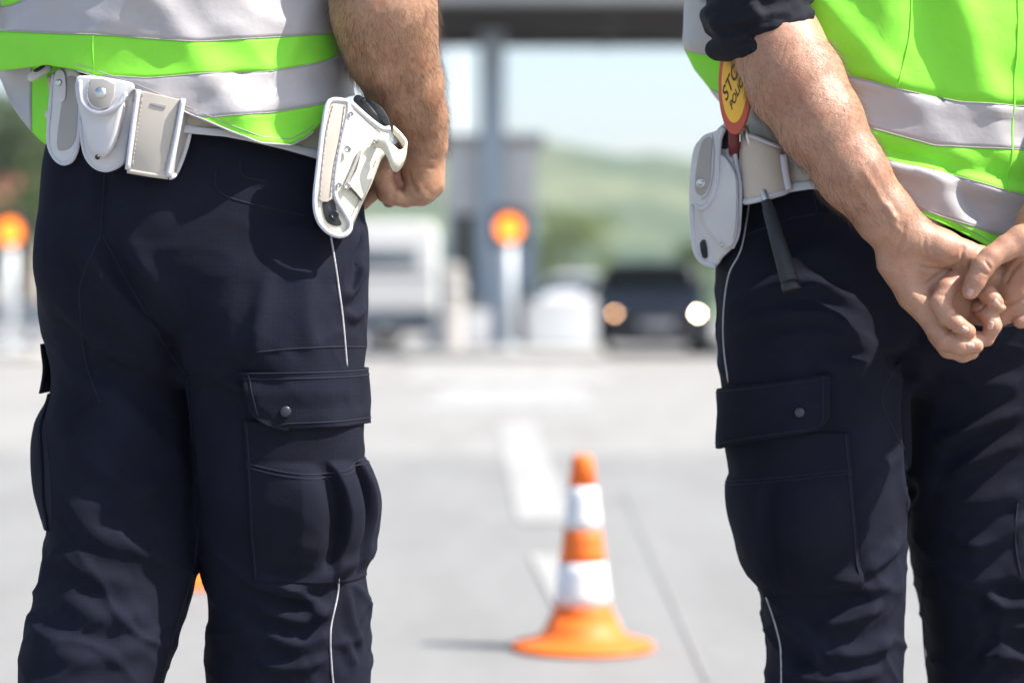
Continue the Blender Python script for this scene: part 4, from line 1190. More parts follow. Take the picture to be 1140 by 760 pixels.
def foldvR(u, v, s):
    if s > 0: return 0.0
    f = -0.010 * math.exp(-(((v - 172) - 0.22 * (u - 1000)) / 9) ** 2) * (0.4 + 0.6 * math.exp(-((u - 1010) / 70) ** 2))
    f += 0.008 * math.exp(-(((v - 196) - 0.24 * (u - 1040)) / 10) ** 2)
    f += 0.010 * math.exp(-(((u - 1085) - 0.35 * (v - 60)) / 20) ** 2) * (1 if v < 130 else .5)
    f -= 0.008 * math.exp(-(((u - 1040) - 0.2 * (v - 60)) / 22) ** 2) * (1 if v < 110 else .3)
    f += 0.007 * math.exp(-(((u - 985) + 0.3 * (v - 40)) / 26) ** 2) * (1 if v < 100 else .4)
    f += 0.006 * math.exp(-(((u - 1060) - 0.7 * (v - 230)) / 14) ** 2) * (1 if v > 190 else 0) - 0.006 * math.exp(-(((u - 1085) - 0.7 * (v - 230)) / 10) ** 2) * (1 if v > 190 else 0)
    f += .008 * math.exp(-(((u - 940) - .9 * (v - 30)) / 16) ** 2) * (1 if v < 90 else .3)
    return f
vkw = dict(extra=foldvR, seed=5.0, wrinkle=.0078)
vest2 = band('safety_vest', PR, M['lime'], YR, vshR, fv(-330), s1t, 34, **vkw)
band('reflective_stripe', vest2, M['silver'], YR, vshR, s1t, mn(s1b, hemR), 10, off=.0004, **vkw)
band('lime_panel', vest2, M['lime'], YR, vshR, s1b, mn(s2t, hemR), 8, **vkw)
band('reflective_stripe', vest2, M['silver'], YR, vshR, s2t, mn(s2b, hemR), 12, off=.0004, **vkw)
band('lime_panel', vest2, M['lime'], YR, vshR, s2b, hemR, 6, **vkw)
def vest_point(shp, y0, u, v, extra, seed, wr=.0078, lift=.0012):
    y = y0 - .12
    for _ in range(10):
        z = W(0, v, y).z; cx, a, cy, b = shp(z)
        x = (u - 570) / FPX * y
        th = -math.acos(max(-1, min(1, (x - cx) / a)))
        y = cy + b * math.sin(th)
    x = cx + a * math.cos(th)
    w_ = wr_at(x, y, z, wr, seed) + extra(u, v, math.sin(th))
    return Vector((x, y, z)) + Vector((math.cos(th) / a, math.sin(th) / b, 0)).normalized() * (w_ + lift)
def vest_seam(par, shp, y0, px, extra, seed, name, mat, r=.0008):
    V_, F_ = tube_geo([vest_point(shp, y0, p[0], p[1], extra, seed) for p in smooth_line(px, 8)], r, 5)
    mesh_py(name, V_, F_, mat, par, True)
for fn in (s1t, s1b, s2t, s2b):
    vest_seam(vest2, vshR, YR, [(u, float(fn(u))) for u in range(905, 1200, 15) if fn(u) < hemR(u) - 2], foldvR, 5.0, 'stripe_seam', M['grey_gear'])
vest_seam(vest2, vshR, YR, [(1014, -20), (1012, 40), (998, 100)], foldvR, 5.0, 'panel_seam', M['lime'], .0014)
vest_seam(vest2, vshR, YR, [(1133, -20), (1130, 60), (1127, 118), (1124, 167), (1118, 215)], foldvR, 5.0, 'panel_seam', M['lime'], .0014)
vest_seam(vest, vshL, YL, [(106, 41), (105, 60), (105, 82)], foldvL, 2.0, 'panel_seam', M['lime'], .0008)
for fn in (b1L, b2L, b3L):
    vest_seam(vest, vshL, YL, [(u, float(fn(u))) for u in range(12, 372, 15) if fn(u) < hemL(u) - 2], foldvL, 2.0, 'stripe_seam', M['grey_gear'], .0007)

for fn_, sh_, yy_, ex_, sd_, us_, par_ in ((hemL, vshL, YL, foldvL, 2.0, range(88, 350, 8), vest), (hemR, vshR, YR, foldvR, 5.0, range(1010, 1180, 8), vest2)):
    vest_seam(par_, sh_, yy_, [(u, float(fn_(u))) for u in us_], ex_, sd_, 'hem', M['lime'] if par_ is vest2 else M['silver'], .0013)
    vest_seam(par_, sh_, yy_, [(u, float(fn_(u)) - 7) for u in us_], ex_, sd_, 'hem_stitching', M['grey_gear'], .0005)
# belt
bshR = shape_fn([(110, 828, 1196), (160, 828, 1192), (200, 816, 1202), (240, 802, 1212)], YR, .136)
blowR = lin([740, 812, 880, 905, 1000, 1260], [235, 226, 213, 209, 225, 200])
belt2 = band('duty_belt', PR, M['cream_gear'], YR, bshR, lambda u: blowR(u) - 48, blowR, 6, off=.004, wrinkle=.001, thick=.004)
band('belt_edge', belt2, M['binding'], YR, bshR, lambda u: blowR(u) - 8, lambda u: blowR(u) + 1.5, 3, off=.006, wrinkle=.001, thick=.005)

# ---- gear on his left hip
gP = empty('belt_pouch', W(797, 298, YR - .02), 'tall white pouch with long rounded flap on the hip beside the stop paddle', 'pouch')
def yP(u, v): return YR - .045 - (u - 770) * .0010
plate('body', gP, M['white_gear'], [(798, 146), (804, 139), (812, 141), (816, 160), (819, 185), (824, 209), (823, 245), (821, 262), (816, 276), (806, 286), (797, 297), (782, 292), (773, 276), (770, 240), (770, 202), (775, 163), (788, 149)], yP, .045, .007, seg=4)
plate('front_bulge', gP, M['white_gear'], [(790, 206), (800, 170), (818, 190), (822, 212), (821, 255), (814, 274), (804, 274), (790, 258), (782, 240)], lambda u, v: yP(u, v) - .013, .016, .007, seg=5)
plate('flap', gP, M['white_gear'], [(782, 152), (796, 146), (806, 143), (800, 158), (799, 176), (798, 200), (793, 220), (784, 232), (773, 228), (771, 204), (775, 168)], lambda u, v: yP(u, v) - .016, .012, .004, seg=4)
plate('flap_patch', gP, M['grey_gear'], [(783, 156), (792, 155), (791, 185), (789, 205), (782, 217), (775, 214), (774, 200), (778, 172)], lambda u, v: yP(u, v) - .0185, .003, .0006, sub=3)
edge_tube('flap_edge', gP, M['binding'], [(806, 142), (801, 156), (799.5, 176), (798, 200), (793, 219), (784, 231), (775, 229)], lambda u, v: yP(u, v) - .0145, .0034)
edge_tube('binding', gP, M['binding'], [(806, 140), (813, 142), (817, 160), (820, 185), (824, 209), (823, 245), (821, 262), (815, 276)], lambda u, v: yP(u, v) + .001, .0028)
edge_tube('binding', gP, M['binding'], [(771, 228), (772, 255), (775, 278), (784, 291), (797, 296)], lambda u, v: yP(u, v) + .001, .0028)
plate('opening', gP, M['black'], [(806, 146), (811, 145), (814, 163), (802, 165)], lambda u, v: yP(u, v) - .002, .005, .0004, sub=2)
plate('opening', gP, M['black'], [(779, 271), (785, 267), (788, 286), (782, 286)], lambda u, v: yP(u, v) - .002, .005, .0004, sub=2)
stud('snap', gP, M['chrome'], 780.5, 204, yP(780, 204) - .0195, .0058, (-.35, -1, .1), True)
stud('eyelet', gP, M['chrome'], 803, 272.5, yP(803, 272) - .0145, .003, (0, -1, 0), True)

stitch(gP, [(793, 150), (795, 170), (793, 198), (788, 216), (781, 222)], lambda u, v: yP(u, v) - .0165); stitch(gP, [(815, 172), (818, 192), (820, 212), (819, 250), (815, 268)], lambda u, v: yP(u, v) - .0135)
gS = empty('baton_holder', W(850, 222, YR - .08), 'short white belt holder with the dark baton pushed through it', 'holder')
yS = lambda u, v: YR - .118 - (u - 850) * .0004
plate('hanger', gS, M['grey_gear'], [(824, 158), (830, 160), (834, 190), (834, 220), (828, 226), (823, 222), (823, 190)], lambda u, v: YR - .095, .006, .0015, sub=3)
for v in (181, 204): stud('stud', gS, M['chrome'], 828, v, YR - .0965, .0042, (-.5, -1, 0))
# a round sleeve of webbing
mb_pts = []
Vs, Fs = [], []
for j in range(10):
    t = j / 9
    cu, cv = 851 + 8 * t, 156 + 62 * t
    for i in range(28):
        a = 2 * math.pi * i / 28
        p = W(cu - 4 - 2 * t, cv, YR - .098); 
        Vs.append(p + Vector((math.cos(a) * (.0240 + .002 * t), math.sin(a) * .020, -.010 * math.cos(a) * (1 - t) + .007 * math.cos(a) * t + .002 * math.sin(a))))
for j in range(9):
    for i in range(28):
        k = (i + 1) % 28
        Fs.append((j * 28 + i, (j + 1) * 28 + i, (j + 1) * 28 + k, j * 28 + k))
solid(mesh_py('sleeve', Vs, Fs, M['cream_gear'], gS, True), .0035, 0)
for j, nm, rr in ((0, 'rim', .0030), (9, 'rim', .0042)):
    V_, F_ = tube_geo(Vs[j * 28:(j + 1) * 28], rr, 8, True); mesh_py(nm, V_, F_, M['binding'], gS, True)
edge_tube('binding', gS, M['binding'], [(872, 172), (874, 190), (878, 211)], lambda u, v: YR - .112, .0045)

gT = empty('baton', W(882, 324, YR - .12), 'dark expandable baton hanging grip down from the white holder', 'baton')
def rodg(name, a, b, ya, yb, r0, r1, mat):
    V_, F_ = tube_geo([W(*a, ya)] + [W(*a, ya).lerp(W(*b, yb), t) for t in (.02, .5, .97)] + [W(*b, yb)], [r0 * .8, r0, (r0 + r1) / 2, r1, r1 * .75], 16); return mesh_py(name, V_, F_, mat, gT, True)
rodg('tip', (829, 140), (836, 166), YR - .112, YR - .11, .0042, .0042, M['steel'])
rodg('shaft', (848, 200), (853, 226), YR - .105, YR - .125, .0052, .0052, M['steel'])
rodg('collar', (853, 224), (856, 234), YR - .125, YR - .13, .0065, .0068, M['rubber'])
rodg('grip', (855, 231), (880, 316), YR - .13, YR - .168, .0080, .0114, M['rubber'])
rodg('end_cap', (879.5, 315), (882, 324), YR - .168, YR - .171, .0120, .0116, M['black'])

disc = empty('stop_paddle', W(818, 150, YR - .03), 'round red rimmed yellow stop paddle tucked in the belt under the rolled sleeve', 'paddle')
M['paddle_red'] = mat_simple('red_reflective_rim', (0.56, 0.10, 0.06), 0.4, var=.15)
def mat_paddle():
    m, nt, b = new_mat('yellow_reflective_face')
    b.inputs['Base Color'].default_value = (0.90, 0.52, 0.05, 1); b.inputs['Roughness'].default_value = .35
    return m
M['paddle_yellow'] = mat_paddle()
dc = W(819, 92, YR - .128)
dn_ = Vector((-.88, -.46, .06)).normalized()                   # the way the face looks
dn_ = Vector((-.42, -.90, .04)).normalized()
dx = Vector((0, 0, 1)).cross(dn_).normalized(); dz = dn_.cross(dx)
def dplate(name, r, off, th, mat, par):
    V_, F_ = [], []; n = 48
    for k in (0, 1):
        for i in range(n):
            a = 2 * math.pi * i / n
            V_.append(dc + dx * (r * .36) * math.cos(a) + dz * r * math.sin(a) * 1.06 + dn_ * (off - th * k))
    F_ = [list(range(n)), list(range(n, 2 * n))[::-1]] + [[(i + 1) % n, i, n + i, n + (i + 1) % n] for i in range(n)]
    return bev(mesh_py(name, V_, F_, mat, par), .0008, 2)
dplate('rim', .060, .003, .007, M['paddle_red'], disc)
face = dplate('face', .047, .0045, .009, M['paddle_yellow'], disc)
V_, F_ = tube_geo([dc - dz * .058 + Vector((0, .014, 0)), dc - dz * .088 + Vector((.004, .05, 0))], .007, 12); mesh_py('handle', V_, F_, mat_simple('dark_red_grip', (0.16, 0.02, 0.02), 0.5), disc, True)
M['ink'] = mat_simple('black_print', (0.05, 0.03, 0.02), 0.5)
def lettering(txt, size, off, dzo, ang, par):
    cu_ = bpy.data.curves.new('lettering', 'FONT'); cu_.body = txt; cu_.size = size; cu_.align_x = 'CENTER'; cu_.align_y = 'CENTER'; cu_.extrude = .0002; cu_.offset = .0002
    t_ = bpy.data.objects.new('tmp_text', cu_); COL.objects.link(t_)
    bpy.context.view_layer.update()
    me = bpy.data.meshes.new_from_object(t_.evaluated_get(bpy.context.evaluated_depsgraph_get()))
    bpy.data.objects.remove(t_); bpy.data.curves.remove(cu_)
    ca, sa = math.cos(R(ang)), math.sin(R(ang))
    for v in me.vertices:
        x, y = v.co.x, v.co.y + dzo
        x, y = x * ca - y * sa, x * sa + y * ca
        v.co = dc + dx * (x * .40) + dz * y + dn_ * (off + v.co.z)
    return link('lettering', me, M['ink'], par)
lettering('STOP', .030, .0050, .008, 42, face)
lettering('POLICE', .0175, .0050, -.016, 42, face)

# ================================================================== border post behind
M['steel_blue'] = mat_simple('blue_grey_painted_steel', (0.33, 0.39, 0.46), 0.5, 0.1, 0.1, 2)
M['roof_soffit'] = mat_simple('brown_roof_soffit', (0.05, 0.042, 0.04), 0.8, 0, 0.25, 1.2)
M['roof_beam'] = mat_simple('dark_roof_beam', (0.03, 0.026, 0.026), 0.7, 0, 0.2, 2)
M['fascia'] = mat_simple('grey_fascia', (0.35, 0.36, 0.38), 0.5, 0.2, 0.08, 1)
M['booth_grey'] = mat_simple('grey_booth_panel', (0.60, 0.585, 0.59), 0.55, 0, 0.08, 2)
M['booth_base'] = mat_simple('beige_booth_base', (0.34, 0.32, 0.30), 0.7, 0, 0.08, 2)
M['kerb'] = mat_simple('pale_kerb_stone', (0.42, 0.41, 0.39), 0.85, 0, 0.1, 3)
M['white_paint'] = mat_simple('white_paint', (0.40, 0.41, 0.42), 0.45, 0, 0.05, 2)
M['glass'] = mat_simple('dark_window_glass', (0.012, 0.02, 0.02), 0.06, 0, 0.1, 1, spec=0.8)
M['van_glass'] = mat_simple('blue_grey_van_glass', (0.16, 0.19, 0.23), 0.15)
M['pole_white'] = mat_simple('pale_galvanised_pole', (0.56, 0.60, 0.63), 0.45, 0.1, 0.06, 5)
M['orange_lamp'] = mat_emit('lit_amber_lamp', (1.0, 0.20, 0.008), 1.9)
M['lamp_white'] = mat_emit('lit_white_lamp', (1.0, 0.82, 0.55), 42, (0.8, 0.8, 0.8))
M['lamp_warm'] = mat_emit('lit_warm_lamp', (1.0, 0.52, 0.25), 11, (0.8, 0.8, 0.8))
M['lamp_dim'] = mat_emit('lit_pale_lamp', (0.9, 0.88, 0.88), 10, (0.8, 0.8, 0.8))  # emission that imitates a sun glint, not a real lamp
M['car_dark'] = mat_simple('dark_blue_car_paint', (0.004, 0.007, 0.016), 0.4, 0.0, 0.05, 3, spec=0.22)
M['car_white'] = mat_simple('white_car_paint', (0.68, 0.69, 0.71), 0.3, 0, 0.03, 3, coat=0.5)
M['tyre'] = mat_simple('tyre_rubber', (0.02, 0.02, 0.02), 0.85)
M['rim'] = mat_simple('alloy_rim', (0.45, 0.46, 0.48), 0.3, 0.9)
M['plate'] = mat_simple('number_plate', (0.24, 0.25, 0.29), 0.4)
M['grille'] = mat_simple('black_grille', (0.012, 0.012, 0.014), 0.4)

def box_part(name, mat, par, x0, x1, y0, y1, z0, z1, bw=0.01):
    o = MB().box(x0, x1, y0, y1, z0, z1).build(name, mat, par); 
    if bw: bev(o, bw, 2)
    return o
def PXm(v, y): return EYE - (v - HOR) / FPX * y
def PXx(u, y): return (u - 570) / FPX * y

# the roof over the lanes
can = empty('toll_canopy', (0, 40, 0), 'wide dark flat roof over the lanes carried on a blue grey steel column', 'canopy')
ZC = 5.35
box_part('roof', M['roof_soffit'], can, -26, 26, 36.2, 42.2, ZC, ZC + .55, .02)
box_part('fascia', M['fascia'], can, -26.1, 26.1, 35.95, 36.2, ZC - .05, ZC + .75, .02)
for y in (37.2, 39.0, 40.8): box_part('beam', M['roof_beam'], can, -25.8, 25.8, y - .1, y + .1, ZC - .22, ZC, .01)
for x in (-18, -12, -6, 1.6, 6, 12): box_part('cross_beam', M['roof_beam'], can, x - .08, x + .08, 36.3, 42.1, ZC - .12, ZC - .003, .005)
for x in (PXx(548, 38.4), -13.5, 12.5):
    box_part('column', M['steel_blue'], can, x - .2, x + .2, 38.3, 38.6, .15, ZC - .22, .02)

# island with the booth
isl = box_part('traffic_island', M['kerb'], None, PXx(455, 37), PXx(668, 37), 35.0, 44, 0, .15, .04); setp(isl, 'low pale kerbed island under the grey toll booth', 'island')
isl2 = box_part('traffic_island', M['kerb'], None, PXx(815, 37), PXx(1015, 37), 35.0, 44, 0, .15, .04); setp(isl2, 'low pale kerbed island to the right of the dark car', 'island')
isl3 = box_part('traffic_island', M['kerb'], None, PXx(-190, 37), PXx(70, 37), 35.0, 44, 0, .15, .04); setp(isl3, 'low pale kerbed island at the far left under the second amber lamp', 'island')
YB = 38.0
bo = empty('toll_booth', (PXx(548, YB), YB, .15), 'grey flat roofed toll booth with dark windows beside the steel column', 'booth')
x0, x1 = PXx(496, YB), PXx(598, YB)
zt = PXm(156, YB)
box_part('base', M['booth_base'], bo, x0, x1, YB + .7, YB + 3.2, .152, 1.0, .02)
box_part('upper_wall', M['booth_grey'], bo, x0, x1, YB + .7, YB + 3.2, 2.25, zt, .02)
box_part('roof', M['fascia'], bo, x0 - .12, x1 + .12, YB + .5, YB + 3.4, zt + .002, zt + .14, .02)
for a, b in ((x0, x0 + .12), (x0 + .42, x0 + .6), (x1 - .34, x1)): box_part('post', M['steel_blue'], bo, a, b, YB + .7, YB + 3.2, 1.002, 2.248, .01)
for a, b in ((x0 + .125, x0 + .415), (x0 + .605, x1 - .345)): box_part('window', M['glass'], bo, a, b, YB + .78, YB + 3.1, 1.003, 2.247, 0)
box_part('counter', M['steel_blue'], bo, x0 - .06, x1 + .06, YB + .45, YB + .698, .98, 1.03, .01)

# pale concrete barrier and bollards on the island
def barrier(name, xa, xb, y, h, label, mat):
    prof = [(-.28, 0), (-.28, .08), (-.16, .28), (-.09, h), (.09, h), (.16, .28), (.28, .08), (.28, 0)]
    V_ = [(x, y + p[0], p[1] + .152) for x in (xa, xb) for p in prof]; n = len(prof)
    F_ = [list(range(n))[::-1], list(range(n, 2 * n))] + [[i, (i + 1) % n, n + (i + 1) % n, n + i] for i in range(n)]
    t_ = empty(name, ((xa + xb) / 2, y, .152), label, 'barrier')
    bev(mesh_py('body', V_, F_, mat, t_), .02, 2)
    box_part('cap', M['kerb'], t_, xa + .003, xb - .003, y - .06, y + .06, h + .154, h + .19, .008)
    return t_
barrier('crash_barrier', PXx(585, 36.3), PXx(664, 36.3), 36.3, .68, 'white crash barrier between the amber lamp pole and the dark car', M['white_paint'])
barrier('crash_barrier', PXx(482, 36.0), PXx(545, 36.0), 36.0, .55, 'grey crash barrier standing left of the amber lamp pole', M['fascia'])
bl = empty('bollard', (PXx(505, 35.4), 35.4, .152), 'stout beige bollard standing in front of the toll booth', 'bollard')
MB().lathe([(.24, .152), (.24, .2), (.2, .24), (.19, 1.25), (.17, 1.35), (.1, 1.40), (.01, 1.41)], (PXx(503, 35.4), 35.4, 0), 20).build('post', M['booth_base'], bl, True)
MB().lathe([(.203, .95), (.203, 1.1)], (PXx(503, 35.4), 35.4, 0), 20).build('band', M['kerb'], bl, True)

# amber lamps on poles
def traffic_lamp(x, y, z, label):
    t_ = empty('signal_lamp', (x, y, .152), label, 'traffic light', 'amber lamps on poles')
    MB().lathe([(.085, .152), (.085, z - .22)], (x, y, 0), 16).build('pole', M['pole_white'], t_, True)
    MB().lathe([(.17, .152), (.17, .18), (.09, .2)], (x, y, 0), 16).build('foot', M['pole_white'], t_, True)
    bev(MB().box(x - .26, x + .26, y - .02, y + .16, z - .27, z + .30).build('housing', M['grille'], t_), .05, 3)
    MB().lathe([(.02, y - .055), (.10, y - .05), (.165, y - .035), (.175, y - .021)], (x, 0, z), 28, 'Y').build('lens', M['orange_lamp'], t_, True)
    vis = []
    V_, F_ = [], []
    for i in range(17):
        a = R(200 - 220 * i / 16)
        for r_, yy in ((.185, y - .022), (.19, y - .16)): V_.append((x + r_ * math.cos(a), yy, z + r_ * math.sin(a)))
    for i in range(16): F_.append((2 * i, 2 * i + 1, 2 * i + 3, 2 * i + 2))
    solid(mesh_py('visor', V_, F_, M['grille'], t_, True), .006)
    return t_
traffic_lamp(PXx(567, 35.3), 35.3, PXm(254, 35.3), 'lit amber round lamp on a pale pole in front of the steel column')
traffic_lamp(PXx(12, 35.6), 35.6, PXm(258, 35.6), 'lit amber round lamp at the left edge of the picture')

# cars
def build_car(name, label, paint, lamp_l, lamp_r, cat='car', hi=1.0):
    """origin on the ground under the middle; nose towards -Y"""
    t_ = empty(name, (0, 0, 0), label, cat)
    S = [  # y, half width at sill, at belt, z sill, z belt, half width at roof, z top
        (-2.08, .62, .66, .36, .60, .60, .64), (-2.02, .78, .78, .24, .66, .70, .70), (-1.75, .86, .86, .20, .74, .74, .80), (-1.30, .88, .88, .20, .82, .78, .90),
        (-.80, .88, .885, .20, .88, .76, .98), (-.12, .88, .89, .20, .90, .68, 1.38), (.40, .88, .89, .20, .91, .68, 1.45), (1.1, .88, .88, .20, .92, .66, 1.43),
        (1.65, .87, .87, .22, .93, .56, 1.30), (2.0, .84, .84, .28, .92, .66, .98), (2.1, .74, .76, .36, .86, .62, .90)]
    V_, F_ = [], []; n = 11
    for y, ws, wb, zs, zb, wr, zt_ in S:
        zt_ = zt_ * hi if zt_ > 1.0 else zt_
        half = [(ws * .85, zs - .02), (ws, zs + .05), (wb * 1.0, (zs + zb) / 2), (wb * .985, zb - .05), (wb * .95, zb), (wr, zt_ - .05 * (zt_ > 1)), (wr * .72, zt_)]
        ring = half + [(-x, z) for x, z in half[::-1]]
        V_ += [(x, y, z) for x, z in ring]
    n = 14
    for k in range(len(S) - 1):
        for i in range(n):
            j = (i + 1) % n; F_.append((k * n + i, k * n + j, (k + 1) * n + j, (k + 1) * n + i))
    F_.append(list(range(n))[::-1]); F_.append([(len(S) - 1) * n + i for i in range(n)])
    body = mesh_py('body', V_, F_, paint, t_, True)
    ss = body.modifiers.new('subsurf', 'SUBSURF'); ss.levels = 2; ss.render_levels = 2
    def quad(nm, pts, mat, par=None, th=.012):
        o = mesh_py(nm, pts, [list(range(len(pts)))], mat, par or t_); solid(o, th, 0); return o
    h_ = hi
    quad('windscreen', [(-.74, -.92, .93), (.74, -.92, .93), (.645, -.19, 1.36 * h_), (-.645, -.19, 1.36 * h_)], M['glass'])
    quad('rear_window', [(-.60, 1.99, 1.02), (.60, 1.99, 1.02), (.52, 1.72, 1.29 * h_), (-.52, 1.72, 1.29 * h_)], M['glass'])
    for s in (-1, 1):
        w_ = quad('side_window', [(s * .865, -.62, .95), (s * .868, .42, .95), (s * .725, .42, 1.37 * h_), (s * .73, -.06, 1.34 * h_)], M['glass'])
        w_ = quad('side_window', [(s * .868, .50, .95), (s * .86, 1.45, .97), (s * .71, 1.22, 1.35 * h_), (s * .725, .50, 1.37 * h_)], M['glass'])
        hl = MB().lathe([(.01, -.03), (.07, -.025), (.11, .0), (.115, .04)], (0, 0, 0), 20, 'Y')
        hd_ = mesh_py('headlight', [(x * 1.15 + s * .63, y - 2.045, z * .75 + .66) for x, y, z in hl.v], hl.f, M['glass'], t_, True)
        bu_ = MB().lathe([(.004, -.028), (.022, -.022), (.03, 0), (.024, .02)], (0, 0, 0), 16, 'Y')
        mesh_py('bulb', [(x + s * .63, y - 2.065, z + .66) for x, y, z in bu_.v], bu_.f, lamp_l if s < 0 else lamp_r, hd_, True)
        m_ = MB().lathe([(.01, -.05), (.07, -.04), (.1, .02), (.06, .06)], (0, 0, 0), 14, 'Y')
        mi = mesh_py('wing_mirror', [(x + s * .99, y - .66, z * .7 + 1.0) for x, y, z in m_.v], m_.f, paint, t_, True)
        for y in (-1.32, 1.28):
            tw = MB().lathe([(.2, -.1), (.3, -.1), (.315, -.07), (.315, .07), (.3, .1), (.2, .1)], (s * .79, y, .315), 24, 'X').build('wheel', M['tyre'], t_, True)
            MB().lathe([(.03, -.105), (.12, -.09), (.2, -.098), (.2, .098), (.12, .09), (.03, .105)], (s * .79, y, .315), 20, 'X').build('rim', M['rim'], tw, True)
        for y in (-.1, .75): box_part('door_handle', paint, t_, s * .905 - .02, s * .905 + .02, y, y + .18, .80, .83, .006)
    box_part('grille', M['grille'], t_, -.46, .46, -2.10, -2.02, .54, .66, .02)
    box_part('lower_intake', M['grille'], t_, -.66, .66, -2.09, -2.0, .25, .40, .03)
    box_part('number_plate', M['plate'], t_, -.26, .26, -2.125, -2.102, .43, .54, .004)
    return t_
carA = build_car('parked_car', 'dark blue car facing the camera with both headlights lit', M['car_dark'], M['lamp_warm'], M['lamp_white'], hi=1.04)
carA.location = (PXx(731, 36.6), 38.8, 0)
carB = build_car('parked_car', 'pale silver car mostly hidden behind the dark car and the white barrier', M['car_white'], M['glass'], M['glass'])
carB.location = (PXx(648, 48), 51, 0)
pl_ = empty('marker_lamp', (PXx(665, 41), 41, 0), 'small pale round lamp glowing at the left shoulder of the dark car', 'lamp')  # added glowing ball on a post, in place of a sun glint
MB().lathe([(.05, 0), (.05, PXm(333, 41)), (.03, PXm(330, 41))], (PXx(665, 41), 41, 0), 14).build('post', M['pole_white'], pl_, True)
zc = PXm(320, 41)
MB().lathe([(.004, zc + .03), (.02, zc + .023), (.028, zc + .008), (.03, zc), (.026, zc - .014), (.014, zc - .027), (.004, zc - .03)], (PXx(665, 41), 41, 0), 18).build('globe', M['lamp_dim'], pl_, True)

# white van side on at the left
vn = empty('white_van', (PXx(330, 46), 46, 0), 'white van parked side on behind the left officer, dark windows along its side', 'van')
yv = 45.0
xa, xb = PXx(150, yv), PXx(486, yv)
prof = [(xa, .35), (xa, 1.05), (xa + .75, 1.25), (xa + 1.35, 2.12), (xa + 1.7, 2.3), (xb - .1, 2.32), (xb, 2.1), (xb, .35)]
V_ = [(x, y, z) for y in (yv, yv + 1.9) for x, z in prof]; n = len(prof)
F_ = [list(range(n)), list(range(n, 2 * n))[::-1]] + [[(i + 1) % n, i, n + i, n + (i + 1) % n] for i in range(n)]
bev(mesh_py('body', V_, F_, M['car_white'], vn), .09, 4)
for a, b in ((xa + 1.45, xa + 2.35), (xa + 2.5, xa + 3.9), (xa + 4.05, xb - .35)):
    box_part('side_window', M['van_glass'], vn, a, b, yv - .012, yv + .02, 1.48, 1.84, .006)
for x in (xa + .95, xb - .95):
    tw = MB().lathe([(.2, -.1), (.32, -.1), (.34, -.07), (.34, .07), (.32, .1), (.2, .1)], (x, yv + .08, .34), 24, 'Y').build('wheel', M['tyre'], vn, True)
    MB().lathe([(.03, -.105), (.2, -.098), (.2, .098), (.03, .105)], (x, yv + .08, .34), 20, 'Y').build('rim', M['rim'], tw, True)
box_part('sill', M['grille'], vn, xa + .02, xb - .02, yv - .02, yv + .1, .26, .36, .01)
box_part('body_stripe', M['plate'], vn, xa + 1.4, xb - .1, yv - .008, yv + .02, 1.28, 1.36, .002)
gb = empty('crash_barrier', (PXx(430, 40), 40, 0), 'long low white guard rail in front of the white van', 'barrier')
box_part('rail', M['white_paint'], gb, PXx(120, 40), PXx(484, 40), 39.95, 40.05, .42, .72, .03)
for u in range(130, 490, 70): box_part('post', M['pole_white'], gb, PXx(u, 40) - .05, PXx(u, 40) + .05, 40.06, 40.16, 0, .7, .01)
gb2 = empty('crash_barrier', (PXx(0, 38), 38, 0), 'white guard rail at the far left behind the second amber lamp', 'barrier')
box_part('rail', M['white_paint'], gb2, PXx(-200, 38.4), PXx(62, 38.4), 38.4, 38.5, .45, .85, .03)
for u in (-180, -110, -40, 30): box_part('post', M['pole_white'], gb2, PXx(u, 38.4) - .05, PXx(u, 38.4) + .05, 38.51, 38.61, .152, .84, .01)
lp = empty('street_lamp', (PXx(511, 62), 62, 0), 'thin grey lamp post behind the toll booth, left of the column', 'street lamp')
MB().lathe([(.12, 0), (.11, .6), (.06, 8.2)], (PXx(511, 62), 62, 0), 12).build('pole', M['pole_white'], lp, True)
box_part('arm', M['pole_white'], lp, PXx(511, 62), PXx(511, 62) + 1.4, 61.96, 62.04, 8.1, 8.2, .01)
box_part('lamp_head', M['fascia'], lp, PXx(511, 62) + 1.1, PXx(511, 62) + 1.9, 61.85, 62.15, 8.0, 8.12, .03)

# house among the trees at the far left
M['plaster'] = mat_simple('cream_plaster', (0.55, 0.5, 0.43), 0.8, 0, 0.06, 1)
M['rooftile'] = mat_simple('red_roof_tile', (0.36, 0.13, 0.085), 0.8, 0, 0.2, 3)
ho = empty('house', (PXx(35, 110), 110, 0), 'cream house with a red tiled roof among trees at the far left', 'house')
xa, xb = PXx(-70, 110), PXx(52, 110)
box_part('wall', M['plaster'], ho, xa, xb, 108, 116, 0, 4.4, 0)
V_ = [(xa - .4, 107.4, 4.4), (xb + .4, 107.4, 4.4), (xb + .4, 116.6, 4.4), (xa - .4, 116.6, 4.4), (xa + 1.2, 112, 7.0), (xb - 1.2, 112, 7.0)]
rf_ = mesh_py('roof', V_, [(0, 1, 5, 4), (1, 2, 5), (2, 3, 4, 5), (3, 0, 4), (0, 3, 2, 1)], M['rooftile'], ho)
box_part('chimney', M['plaster'], rf_, xa + 2.2, xa + 2.7, 111.5, 112.2, 6.0, 7.6, .02)
for i in range(3):
    w_ = box_part('window', M['white_paint'], ho, xa + .8 + 1.5 * i, xa + 1.6 + 1.5 * i, 107.94, 108.02, 1.6, 3.0, 0)
    box_part('pane', M['glass'], w_, xa + .87 + 1.5 * i, xa + 1.53 + 1.5 * i, 107.92, 107.95, 1.68, 2.92, 0)

